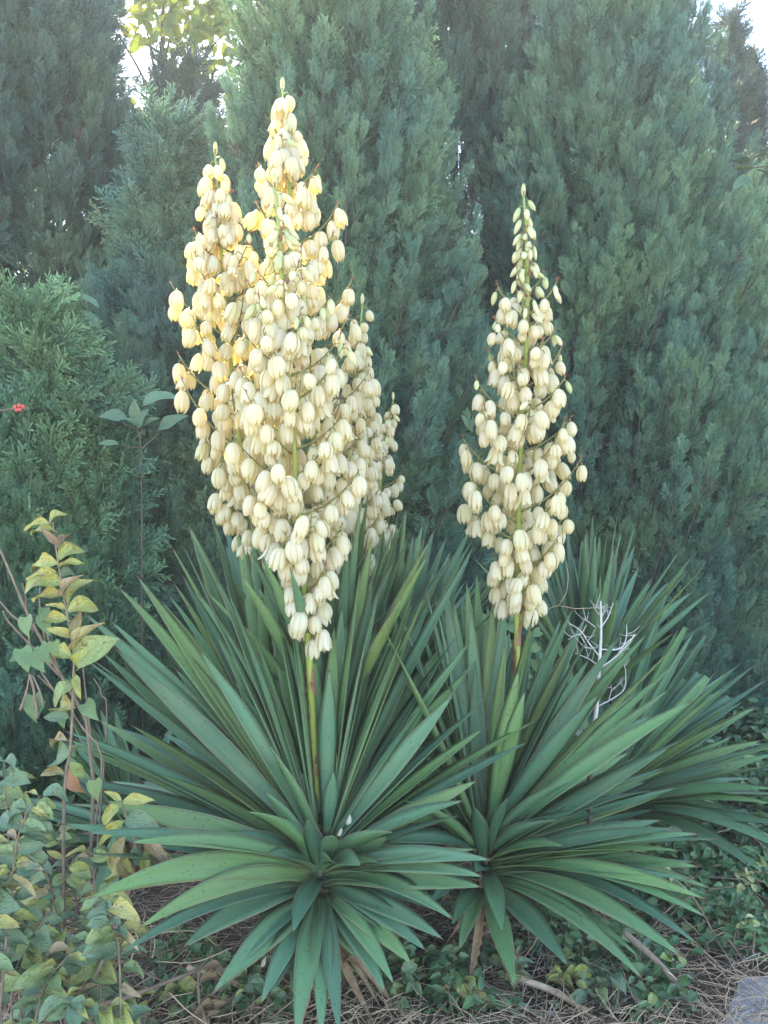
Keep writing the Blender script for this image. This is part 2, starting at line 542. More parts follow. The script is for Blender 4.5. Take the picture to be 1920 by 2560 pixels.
def conifer(label, x, y, H, Rd, mat, seed, plumes=230, prof=None, z0=0.05, per=42, rear=0.3, slen=(0.095, 0.175), gap=0.0, lean=0.0, up=1.2, holes=None):
    """columnar conifer: trunk, plume axes (joined limbs) and a crown of feathery sprays"""
    r = random.Random(seed); g = np.random.RandomState(seed)
    t = thing('conifer', label, 'conifer', (x, y, 0), 'conifers of the hedge')
    prof = prof or ([0, 0.06, 0.3, 0.6, 0.85, 1.0], [0.75, 0.92, 1.0, 0.78, 0.42, 0.02])
    mb = MB()
    pts = [Vector((x + lean * q * q, y, H * q * 0.97)) for q in np.linspace(0, 1, 9)]
    mb.tube(pts, [max(0.008, 0.022 * H * 0.5 * (1 - q) ** 0.8) for q in np.linspace(0, 1, 9)], 8)
    tr = put('trunk', mb.build('trunk', MAT['bark'], org=Vector((x, y, 0))), t, Matrix.Translation((x, y, 0)))
    lb = MB()
    P_, D_, S_, I_ = [], [], [], []
    plumes = int(plumes * 2.6)
    lump = [(r.uniform(0, 6.28), r.uniform(0, 6.28), r.uniform(1, 3), r.uniform(2, 6)) for _ in range(4)]
    for i in range(plumes):
        q = (i + r.random()) / plumes
        zf = z0 / H + (1 - z0 / H) * (1 - (1 - q) ** 0.72)          # more area low down
        az = r.uniform(0, 2 * math.pi)
        # the side away from the lens is thinner
        if math.sin(az) > 0.25 and r.random() > rear: continue
        rr = Rd * interp(zf, *prof)
        rr *= 1 + 0.10 * sum(math.sin(a * az + p1 + zf * b * 2) for p1, p2, a, b in lump) / 2
        if r.random() < gap: continue
        rr *= r.uniform(0.62, 1.06)
        tipz = zf * H
        Lp = r.uniform(0.45, 0.95) * (0.55 + 0.45 * min(1, rr / 0.6))
        o = Vector((math.cos(az), math.sin(az), 0))
        cx = x + lean * zf * zf
        tip = Vector((cx, y, tipz)) + o * rr
        base = Vector((cx, y, max(0.03, tipz - Lp * 0.85 * up))) + o * max(0.0, rr - Lp * (0.55))
        if holes and any(math.hypot((px_at(tip)[0] - hx) / hr, (px_at(tip)[1] - hy) / hv) < 1 for hx, hy, hr, hv in holes): continue
        mid = (tip + base) / 2 + o * 0.08 * Lp
        ax = spline([base, mid, tip], 6)
        lb.tube(ax[:6], [0.008, 0.007, 0.006, 0.005, 0.004, 0.003], 4, cap=False)
        for j in range(per):
            u = (j + r.random()) / per
            u = u ** 0.85
            k = min(5, int(u * 6)); p = ax[k].lerp(ax[k + 1], u * 6 - k)
            T = (ax[min(6, k + 1)] - ax[k]).normalized()
            an = r.uniform(0, 6.283)
            s1 = T.orthogonal().normalized(); s2 = T.cross(s1)
            out = s1 * math.cos(an) + s2 * math.sin(an)
            wd = 0.145 * (1 - u) ** 0.75 * min(1, Lp / 0.6) + 0.012
            off = wd * math.sqrt(r.random()) * 0.62
            d = T * r.uniform(0.85, 1.35) + out * (0.95 - 0.70 * u) + Vector((0, 0, r.uniform(-.05, .30)))
            P_.append(p + out * off); D_.append(d.normalized())
            S_.append(r.uniform(*slen) * (1.0 - 0.30 * u))
            I_.append(r.randrange(5) if r.random() > 0.025 + 0.30 * max(0, 0.25 - u) else 5 + r.randrange(2))
    # twiggy shaded interior of the crown
    for j in range(int(plumes * 1.6)):
        zf = z0 / H + (1 - z0 / H) * r.random() ** 1.15
        rr = Rd * interp(zf, *prof) * 0.60 * math.sqrt(r.random())
        az = r.uniform(0, 6.283); o = Vector((math.cos(az), math.sin(az), 0))
        P_.append(Vector((x + lean * zf * zf, y, max(0.05, zf * H - 0.2))) + o * rr)
        D_.append((o * r.uniform(.2, 1.0) + Vector((r.uniform(-.4, .4), r.uniform(-.4, .4), r.uniform(.3, 1.0)))).normalized())
        S_.append(r.uniform(0.24, 0.38)); I_.append(r.randrange(5))
    limb = put('limbs', lb.build('limbs', MAT['bark'], org=Vector((x, y, 0))), t, Matrix.Translation((x, y, 0)))
    limb['kind'] = 'stuff'
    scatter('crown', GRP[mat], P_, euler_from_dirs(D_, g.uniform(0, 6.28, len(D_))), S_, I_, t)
    return t

def cx(px, d): return (px - 960) / F * d
CONE = ([0, 0.05, 0.25, 0.5, 0.75, 0.92, 1.0], [0.80, 0.95, 1.0, 0.76, 0.42, 0.15, 0.01])
COLM = ([0, 0.05, 0.3, 0.6, 0.8, 0.93, 1.0], [0.78, 0.92, 1.0, 0.88, 0.62, 0.30, 0.02])
SPIRE = ([0, 0.05, 0.25, 0.5, 0.75, 0.9, 1.0], [0.9, 1.0, 1.0, 0.66, 0.28, 0.08, 0.01])
BLUNT = ([0, 0.05, 0.3, 0.6, 0.84, 0.95, 1.0], [0.80, 0.92, 1.0, 0.92, 0.70, 0.42, 0.05])
PR4 = ([0, 0.03, 0.2, 0.34, 0.52, 0.64, 0.79, 1.0], [0.85, 0.95, 1.0, 0.96, 0.83, 0.63, 0.35, 0.02])
PR6 = ([0, 0.05, 0.3, 0.6, 0.77, 1.0], [0.8, 1.0, 1.05, 0.98, 0.45, 0.02])
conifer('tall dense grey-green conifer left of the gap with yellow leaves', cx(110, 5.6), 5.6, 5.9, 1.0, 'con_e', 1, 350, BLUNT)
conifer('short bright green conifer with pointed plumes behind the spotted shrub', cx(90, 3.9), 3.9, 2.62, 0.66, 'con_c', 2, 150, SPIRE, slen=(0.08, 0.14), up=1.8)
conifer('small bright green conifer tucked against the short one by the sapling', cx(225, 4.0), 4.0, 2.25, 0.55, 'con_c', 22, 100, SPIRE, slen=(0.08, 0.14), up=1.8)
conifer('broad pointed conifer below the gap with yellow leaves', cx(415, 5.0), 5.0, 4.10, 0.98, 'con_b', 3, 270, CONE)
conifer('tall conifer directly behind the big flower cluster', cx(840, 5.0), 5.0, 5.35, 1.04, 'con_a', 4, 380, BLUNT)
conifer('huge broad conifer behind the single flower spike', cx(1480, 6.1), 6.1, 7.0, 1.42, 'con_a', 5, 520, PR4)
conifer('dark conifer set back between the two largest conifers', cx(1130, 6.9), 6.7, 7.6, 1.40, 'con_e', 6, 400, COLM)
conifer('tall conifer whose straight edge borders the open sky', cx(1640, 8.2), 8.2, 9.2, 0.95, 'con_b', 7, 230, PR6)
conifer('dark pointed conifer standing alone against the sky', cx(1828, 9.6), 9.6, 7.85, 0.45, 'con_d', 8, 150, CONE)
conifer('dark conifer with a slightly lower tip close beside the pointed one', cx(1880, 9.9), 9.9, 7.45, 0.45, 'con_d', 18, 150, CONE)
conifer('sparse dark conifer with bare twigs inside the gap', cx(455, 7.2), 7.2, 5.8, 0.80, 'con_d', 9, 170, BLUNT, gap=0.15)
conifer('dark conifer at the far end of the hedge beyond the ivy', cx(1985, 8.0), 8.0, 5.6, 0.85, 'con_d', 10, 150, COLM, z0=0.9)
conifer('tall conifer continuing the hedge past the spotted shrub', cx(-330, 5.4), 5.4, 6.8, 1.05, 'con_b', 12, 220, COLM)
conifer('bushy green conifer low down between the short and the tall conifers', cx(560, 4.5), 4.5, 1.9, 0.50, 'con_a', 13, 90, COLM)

# ------------------------------------------------------------------ yucca leaves
def yleaf(parent, base, tip, W, arch=0.05, k=0.45, cut=None, twist=0.0, name='leaf', fold=0.46, mat='yucca'):
    base = Vector(base); tip = Vector(tip)
    ch = tip - base; L = ch.length
    ctrl = (base + tip) / 2 + Vector((0, 0, arch * L * 2))
    n = 11
    Rh = Vector((ch.x, ch.y, 0))
    if Rh.length < 0.02 * L: Rh = Vector((0.3, 1, 0)) * 0.1
    Rh.normalize()
    side0 = Vector((0, 0, 1)).cross(Rh)
    view = Vector((0, 0, CAM_Z)) - (base + tip) / 2
    sv = ch.normalized().cross(view.normalized())
    if sv.length > 1e-3:
        sv.normalize()
        if sv.dot(side0) < 0: sv = -sv
        side0 = (side0 * (1 - k) + sv * k).normalized()
    V = []; UV = []
    us = (-1, -0.5, 0, 0.5, 1)
    tend = cut or 1.0
    for i in range(n + 1):
        t = i / n * tend
        c = base * (1 - t) ** 2 + ctrl * (2 * t * (1 - t)) + tip * t * t
        T = ((ctrl - base) * (1 - t) + (tip - ctrl) * t).normalized()
        s = (side0 - T * side0.dot(T)).normalized()
        N = s.cross(T)
        if N.dot(Vector((0, 0, 1)) - Rh * 0.8) < 0: N = -N
        if twist: 
            q = Quaternion(T, twist * t); s = q @ s; N = q @ N
        if t < 0.5:
            x = t / 0.5; ww = 0.58 + 0.42 * (x * x * (3 - 2 * x))
        else:
            x = (t - 0.5) / 0.5; ww = 1 - x ** 1.75
        if t < 0.1: ww = ww + (0.1 - t) * 2.5
        ww = max(ww, 0.015) * W
        fo = fold * (1.5 - t)
        for u in us:
            V.append(c + s * (u * ww / 2) + N * (fo * u * u * ww / 2)); UV.append(((u + 1) / 2, t))
        for u in us[3:0:-1]:
            V.append(c + s * (u * ww / 2) + N * (fo * u * u * ww / 2) - N * (0.0035 * (1 - u * u * .4) * (1.1 - t) + 0.0006)); UV.append(((u + 1) / 2, t))
    m = 8
    Fc = [(i * m + j, i * m + (j + 1) % m, (i + 1) * m + (j + 1) % m, (i + 1) * m + j) for i in range(n) for j in range(m)]
    Fc.append(tuple(n * m + j for j in range(m))); Fc.append(tuple(j for j in reversed(range(m))))
    V = [v - base for v in V]
    return put(name, mesh(name, V, Fc, MAT[mat], True, UV), parent, Matrix.Translation(base))

def conv(lst, x0, y0, s):
    return [(x0 + a[0] / s, y0 + a[1] / s) + tuple(a[2:]) for a in lst]

def ray_tip(px, py, H, L0, side):
    """point on the pixel's ray that is a leaf length away from the hub"""
    d = Vector(((px - 960) / F, 1, (1280 - py) / F)); o = Vector((0, 0, CAM_Z))
    t0 = (H - o).dot(d) / d.dot(d)
    near = o + d * t0
    dm = (near - H).length
    L = max(L0, dm * 1.03)
    L = min(L, dm * 1.30)
    off = math.sqrt(max(0, L * L - dm * dm)) / d.length
    return o + d * (t0 + side * off)

def yucca(label, H, base, tips, L0, W, seed, fill=20, fill_el=(-10, 80), fill_az=(0, 360), axis=(0, 0.25, 1), stem_r=0.038, lowside=-1, group=None, front=0, twins=0.9):
    r = random.Random(seed)
    H = Vector(H); base = Vector(base)
    t = thing('yucca_plant', label, 'yucca', base, group)
    axis = Vector(axis).normalized()
    mb = MB()
    sp = spline([base - Vector((0, 0, 0.03)), base.lerp(H, 0.5) + Vector((0.01, 0.01, 0)), H + axis * 0.06], 8)
    mb.tube(sp, [stem_r * 1.15, stem_r * 1.05] + [stem_r] * 5 + [stem_r * 0.7, stem_r * 0.4], 10)
    for i in range(40):                       # rags of old leaf bases on the short trunk
        q = r.random(); k = min(7, int(q * 8)); p = sp[k].lerp(sp[k + 1], q * 8 - k)
        a = r.uniform(0, 6.28); o = Vector((math.cos(a), math.sin(a), 0))
        mb.blade(p + o * stem_r * 0.85, p + o * (stem_r + 0.04) + Vector((0, 0, r.uniform(-0.09, 0.05))), 0.035, o)
    put('trunk', mb.build('trunk', MAT['trunk'], org=base), t, Matrix.Translation(base))
    ph = px_at(H)
    tw_ = []
    for a in tips:                            # neighbours of the traced leaves, a little shorter and turned aside
        opt = a[2] if len(a) > 2 else {}
        if opt.get('l', 1) < .8 or 'cut' in opt or r.random() > twins or a[1] > ph[1] + 25: continue
        q = r.uniform(0.72, 0.98); an = r.gauss(0, 0.085)
        dx, dy = (a[0] - ph[0]) * q, (a[1] - ph[1]) * q
        tw_.append((ph[0] + dx * math.cos(an) - dy * math.sin(an), ph[1] + dx * math.sin(an) + dy * math.cos(an), dict(w=r.uniform(.7, .95))))
    for i, a in enumerate(list(tips) + tw_):
        px, py = a[0], a[1]
        opt = a[2] if len(a) > 2 else {}
        el = math.atan2(ph[1] - py, abs(px - ph[0]) + 1e-3)
        side = opt.get('s', None)
        if side is None:
            side = lowside if el < R(12) else (1 if r.random() < 0.8 else r.uniform(-.4, .4))
        hh = opt.get('h', interp(math.degrees(el), [-60, -10, 30, 90], [-0.06, -0.01, 0.05, 0.14]) + r.uniform(-.02, .02))
        Hb = H + axis * hh
        tp = ray_tip(px, py, Hb, L0 * opt.get('l', r.uniform(0.9, 1.08)), side)
        dd = tp - Hb; dh = Vector((dd.x, dd.y, 0))
        if dh.length > 0: dh.normalize()
        b = Hb + dh * stem_r * 0.7
        arch = opt.get('arch', (r.uniform(0.05, 0.10) if el < R(-5) else r.uniform(0.0, 0.05)))
        yleaf(t, b, tp, W * opt.get('w', r.uniform(0.8, 1.08)), arch, opt.get('k', r.uniform(0.15, 0.75)), cut=opt.get('cut'), twist=opt.get('tw', r.uniform(-0.35, 0.35)))
    for i in range(fill):
        az = R(r.uniform(*fill_az)); el = R(r.uniform(*fill_el))
        L = L0 * r.uniform(0.75, 1.0)
        hh = interp(math.degrees(el), [-60, -10, 30, 90], [-0.05, -0.02, 0.05, 0.14])
        Hb = H + axis * hh
        o = Vector((math.cos(az), math.sin(az), 0))
        tp = Hb + (o * math.cos(el) + Vector((0, 0, math.sin(el)))) * L
        if tp.z < 0.03: tp.z = 0.03
        yleaf(t, Hb + o * stem_r * 0.7, tp, W * r.uniform(0.8, 1.0), 0.06 if el < 0.3 else 0.02, 0.1, twist=r.uniform(-.4, .4))
    for i in range(front // 3):                # a few of dead tan leaves hanging below
        az = R(180 + 180 * r.random()); o = Vector((math.cos(az), math.sin(az), 0))
        Hb = H - axis * r.uniform(0.06, 0.14); L = L0 * r.uniform(.3, .45)
        tp = Hb + o * L * r.uniform(.5, .8); tp.z = r.uniform(0.015, 0.06)
        yleaf(t, Hb, tp, W * r.uniform(.35, .6), r.uniform(.02, .08), 0.2, twist=r.uniform(-1.5, 1.5), name='dead_leaf', fold=0.9, mat='dead')
    for i in range(front):                     # short younger leaves closing the front of the rosette
        az = R(200 + 140 * (i + 0.5) / front + r.uniform(-8, 8)); el = R(r.uniform(-12, 58))
        L = L0 * r.uniform(0.3, 0.5)
        o = Vector((math.cos(az), math.sin(az), 0)); Hb = H + axis * (r.uniform(-0.07, 0.0) if el < 0.2 else r.uniform(-0.02, 0.05))
        tp = Hb + (o * math.cos(el) + Vector((0, 0, math.sin(el)))) * L
        yleaf(t, Hb + o * stem_r * 0.6, tp, W * r.uniform(0.85, 1.05), 0.06, 0.3, twist=r.uniform(-.4, .4))
    return t

# crops in which the leaf tips were read: (x0, y0, scale)
C1 = (150, 1300, 2.765); C2 = (700, 1300, 2.765); C3 = (1100, 1500, 2.074)
C6 = (600, 1800, 2.37); C8 = (1150, 1280, 2.1545); C7 = (1220, 1850, 2.37); C9 = (150, 2000, 2.074)

HA = P(806, 2190, 2.42)
tipsA = conv([(520, 370), (400, 460), (745, 510), (845, 380), (960, 510), (165, 640), (285, 910), (180, 965), (600, 710), (790, 1020), (850, 1120),
              (1410, 435, dict(w=1.05, k=.6, s=.7)), (1080, 400), (935, 925), (1145, 965), (1040, 715), (1340, 1090), (1165, 1275), (770, 1380), (710, 1475), (600, 1550, dict(w=1.2)), (20, 1455), (40, 1540), (260, 1380),
              (45, 1785), (555, 1805), (705, 1885), (350, 1805), (1275, 1660, dict(s=.2, l=.7)), (1445, 1550, dict(l=.7, s=-.5)), (1415, 720), (300, 1940, dict(w=1.1, s=-.5)), (60, 1960), (0, 2100), (300, 760)], *C1)
tipsA += conv([(700, 570), (590, 840, dict(s=.5)), (795, 845), (1055, 515), (1215, 780), (1295, 1050), (1435, 1260), (1365, 1800, dict(s=-.6, tw=.9)), (1480, 1780), (1275, 1940, dict(s=-.8, w=1.1)),
               (765, 1300, dict(s=.3, l=.8)), (740, 1470, dict(s=.3, l=.8)), (605, 1480, dict(l=.65)), (505, 1655, dict(l=.5, w=.6)), (425, 1130, dict(l=.8)), (310, 1130, dict(l=.8)), (340, 1025, dict(l=.85)), (270, 760, dict(w=1.0, k=.6, s=.6)),
               (130, 1460, dict(w=.6)), (165, 1690, dict(l=.5, w=.6)), (265, 1600, dict(s=-.2, w=.8, l=.6, k=.9)), (370, 1740, dict(s=-.8, w=.8, l=.5)), (1340, 190), (1505, 1510), (1585, 1505), (1440, 1060), (1375, 780)], *C2)
tipsA += conv([(540, 735, dict(l=.36, s=-.9, w=1.05, k=1.0, tw=0, h=-.04)), (400, 900, dict(l=.3, s=-1, w=.9, h=-.03)), (640, 880, dict(l=.3, s=-1, w=.9, h=-.03)), (870, 690, dict(s=-.9, l=.4, w=1.1, k=.9, h=-.01)), (-10, 655, dict(s=-.8, l=.55, w=1.0)),
               (1330, 660), (1400, 765), (1500, 680), (1490, 830), (1445, 930, dict(w=.9)), (1435, 990, dict(s=-.9, k=.9, w=1.05)), (920, 945, dict(s=-1, l=.5, w=.8)), (1265, 1185, dict(w=.95)),
               (1205, 1300), (1100, 1365), (905, 1295, dict(s=-1)), (1020, 1450), (915, 1570), (765, 1450, dict(k=1)), (485, 1420, dict(k=1, l=.5, w=.95)),
               (860, 1615), (590, 1880, dict(w=.8)), (480, 1900), (330, 1900), (120, 1690), (300, 1610, dict(k=1)), (180, 1635, dict(k=1)), (690, 1415, dict(s=-.3))], *C6)
tipsA += [(541, 2230, dict(w=1.0, k=.9, l=.6)), (446, 2182, dict(k=.9)), (215, 2249, dict(w=1.1, k=.9)), (345, 2322, dict(k=.9)), (457, 2369, dict(w=1.15, k=.9)), (530, 2484, dict(w=1.1, k=.9)), (300, 2385, dict(w=.8)), (560, 2450)]
yA = yucca('large front yucca rosette with one flower stalk and short drooping lower leaves', HA, (HA.x - 0.01, HA.y + 0.03, 0.0), tipsA, 0.86, 0.067, 21, fill=58, fill_el=(25, 84), fill_az=(0, 185), front=16)

HB = P(1212, 2165, 2.62)
tipsB = conv([(405, 365, dict(w=1.2, s=-.35, k=.8, tw=0)), (440, 470, dict(w=1.1, s=-.4, k=.8, tw=0)), (360, 520, dict(w=1.0, s=-.4, k=.8)), (555, 280, dict(s=-.1)), (690, 40), (760, 80), (490, 135), (775, 305), (830, 305), (820, 490, dict(s=-.5, w=1.1)), (925, 200), (1020, 180), (1080, 170), (1245, 310, dict(s=-.4)), (1220, 240), (1315, 520, dict(s=-.5, w=1.1)),
              (1280, 715, dict(s=-.6)), (1095, 600), (710, 925, dict(s=-1, l=.65)), (1185, 860), (1065, 945), (1265, 965), (1135, 1080), (1150, 1140), (1225, 1185), (1355, 1215), (1450, 1240), (1010, 1320), (1355, 1385),
              (1415, 1500, dict(w=1.15)), (1390, 1555), (945, 1590), (1400, 1655, dict(w=1.1)), (1355, 1800), (1270, 1860), (1060, 1975, dict(k=.9)), (665, 1900, dict(w=1.1, k=.9)), (390, 2005, dict(w=1.1, k=.9)), (100, 1815, dict(l=.4, w=.9)),
              (465, 1095, dict(s=-1, l=.5)), (575, 1115, dict(s=-1, l=.5)), (335, 1210, dict(s=-1, l=.4)), (370, 1340, dict(s=-1, l=.4, w=.8)), (1040, 1860), (620, 200), (340, 330), (1140, 420), (1250, 1300), (1300, 1450), (900, 1750), (1180, 1000)], *C3)
tipsB += conv([(1255, 510), (1360, 360), (1290, 420), (1560, 550), (1055, 910), (1530, 440), (1590, 760), (1340, 1020), (1210, 700)], *C2)
yB = yucca('yucca rosette bearing the lone flower spike, leaves sweeping over the ivy', HB, (HB.x - 0.01, HB.y + 0.03, 0.0), tipsB, 0.88, 0.063, 22, fill=55, fill_el=(10, 82), fill_az=(0, 200), front=14)

HC1 = P(668, 1890, 2.92)
tipsC1 = conv([(890, 35, dict(w=1.25, k=.8)), (1075, 35), (1140, 160), (1130, -20), (1215, 0), (1250, 235), (1000, 365), (985, 415), (1040, 390), (1440, 340), (1300, 300), (1460, 20), (1480, 200), (1210, 580)], *C1)
yC1 = yucca('rear yucca rosette with a flower stalk leaning towards the short conifer', HC1, (HC1.x, HC1.y + 0.03, 0), tipsC1, 0.86, 0.062, 23, fill=40, fill_el=(42, 86), fill_az=(0, 360))
HC2 = P(835, 1900, 2.78)
tipsC2 = conv([(555, 80, dict(w=1.1)), (695, 100), (440, 370), (590, 500), (680, 260), (410, 360), (755, 330), (230, 420), (330, 300), (480, 420), (640, 500)], *C2)
yC2 = yucca('middle rear yucca rosette carrying the tallest flower stalk', HC2, (HC2.x, HC2.y + 0.03, 0), tipsC2, 0.86, 0.062, 24, fill=54, fill_el=(45, 86), fill_az=(0, 360))
HC3 = P(955, 1870, 3.15)
tipsC3 = conv([(850, 215), (915, 230), (985, 30), (1065, 60, dict(w=1.15)), (1130, 155), (1185, 200), (1330, 40, dict(w=1.1)), (1150, 330), (1000, 300), (760, 260), (700, 300), (1340, 180, dict(w=1.2)), (1090, 420)], *C2)
yC3 = yucca('rearmost yucca rosette with two slender flower stalks', HC3, (HC3.x, HC3.y + 0.03, 0), tipsC3, 0.90, 0.060, 25, fill=60, fill_el=(42, 86), fill_az=(0, 360))
HD = P(1470, 1790, 3.7)
tipsD = conv([(70, 245), (125, 230), (160, 270), (500, 225), (525, 220), (560, 215), (600, 205), (680, 110), (655, 150), (720, 160), (790, 130), (870, 100), (945, 175), (715, 295), (850, 250), (1035, 350), (1130, 370, dict(w=1.1)), (1250, 430), (1015, 480), (450, 300), (400, 380), (640, 330), (760, 250)], *C8)
yD = yucca('upright flowerless yucca behind the bleached dead branch', HD, (HD.x, HD.y, 0), tipsD, 0.88, 0.057, 26, fill=55, fill_el=(28, 86), fill_az=(0, 360))
HH = P(1520, 2030, 3.2)
ct = lambda: dict(cut=rnd.uniform(0.72, 0.9))
tipsH = conv([(1340, 650), (1395, 740, ct()), (1440, 765, ct()), (1265, 540, ct()), (1450, 860, ct()), (1590, 905, ct()), (1659, 900), (1300, 900, ct()), (1310, 975), (1320, 770, ct()), (1600, 1050), (1480, 1020), (1450, 1130), (1380, 970), (1630, 1230), (1659, 1320), (1510, 1090), (1120, 420)], *C8)
tipsH += conv([(1640, 20), (1700, 80), (1700, 290), (1560, 230), (1500, 160), (1750, 500), (1720, 590), (1550, 750), (1650, 800), (1400, 440, dict(s=-.6, w=1.1, tw=.9)), (1800, 680), (1700, 380)], *C7)
yH = yucca('ragged yucca with cut-off leaf tips spreading over the ivy', HH, (HH.x, HH.y, 0), tipsH, 0.90, 0.054, 27, fill=40, fill_el=(-5, 60), fill_az=(-50, 130))
HE = P(330, 2120, 3.05)
tipsE = conv([(275, 1300), (380, 1300), (150, 1350), (250, 1400), (100, 1440), (20, 1600), (330, 1450), (-60, 1700), (420, 1500)], *C1) + [(40, 2100), (0, 2010), (60, 2230), (20, 2330)]
yE = yucca('small dark yucca half hidden behind the spotted shrub', HE, (HE.x, HE.y, 0), tipsE, 0.62, 0.05, 28, fill=14, fill_el=(0, 70), fill_az=(60, 250))
HG = P(215, 2420, 2.25)
tipsG = [(20, 2440), (-30, 2500), (30, 2380), (-60, 2450), (60, 2540), (-20, 2340), (330, 2470)]
yG = yucca('low young yucca under the spotted shrub', HG, (HG.x, HG.y, 0), tipsG, 0.38, 0.05, 29, fill=4, fill_el=(10, 40), fill_az=(60, 200), stem_r=0.025)

# ------------------------------------------------------------------ flowers
def flower_mesh(seed, op):
    r = random.Random(seed)
    prof = [(0.0035, 0.002), (0.0112, 0.0), (0.0188, -0.008), (0.0245, -0.020), (0.0270, -0.034), (0.0264 + op * 0.10, -0.047), (0.0228 + op * 0.45, -0.059), (0.0172 + op * 1.0, -0.068), (0.0100 + op * 1.6, -0.0755)]
    hw = [48, 42, 37, 35, 34, 33, 30, 20, 3]
    V = []; Fc = []; UV = []
    for kx in range(6):
        a0 = R(60 * kx + r.uniform(-5, 5)); inner = kx % 2
        sc_ = (0.86 if inner else 1.0) * r.uniform(0.97, 1.03); zs = r.uniform(0.95, 1.05)
        b = len(V); flare = r.uniform(-0.001, 0.0018)
        for j, ((rr, z), h) in enumerate(zip(prof, hw)):
            v = j / (len(prof) - 1)
            for i in range(5):
                u = (i - 2) / 2
                an = a0 + R(h) * u
                q = rr * sc_ * (1 + 0.15 * (math.cos(u * math.pi * .5) - 0.62) * min(1, j / 2)) + flare * v * 2
                V.append((q * math.cos(an), q * math.sin(an), z * zs - (0.0022 if inner else 0) * v)); UV.append(((u + 1) / 2, v))
        m = 5
        for j in range(len(prof) - 1):
            for i in range(4):
                Fc.append((b + j * m + i, b + j * m + i + 1, b + (j + 1) * m + i + 1, b + (j + 1) * m + i))
    return mesh('flower', V, Fc, MAT['petal'], True, UV)

def bud_mesh(seed, fat):
    r = random.Random(seed)
    prof = [(0.002, 0.0), (0.0055, -0.003), (0.0085, -0.010), (0.0102, -0.021), (0.0100, -0.032), (0.0075, -0.043), (0.0040, -0.050), (0.0008, -0.055)]
    V = []; Fc = []; UV = []; n = 12
    for j, (q, z) in enumerate(prof):
        for i in range(n):
            an = 2 * math.pi * i / n
            rr = q * fat * (1 + (0.07 if i % 2 == 0 else -0.05) + 0.03 * math.cos(3 * an))
            V.append((rr * math.cos(an) + 0.02 * z * math.sin(j * .5), rr * math.sin(an), z)); UV.append((i / n, j / (len(prof) - 1)))
    for j in range(len(prof) - 1):
        for i in range(n):
            Fc.append((j * n + i, j * n + (i + 1) % n, (j + 1) * n + (i + 1) % n, (j + 1) * n + i))
    Fc.append(tuple(range(n)))
    return mesh('bud', V, Fc, MAT['bud'], True, UV)

FLOW = [flower_mesh(i, o) for i, o in enumerate([-0.001, 0.0, 0.0005, 0.001, 0.0015, 0.002, 0.003, 0.004, 0.0055, 0.0075])]
FOPEN = [flower_mesh(20 + i, 0.011 + 0.004 * i) for i in range(3)]
BUD = [bud_mesh(i, f) for i, f in enumerate([0.8, 0.95, 1.05, 1.2])]
FATBUD = [flower_mesh(40 + i, -0.002) for i in range(3)]

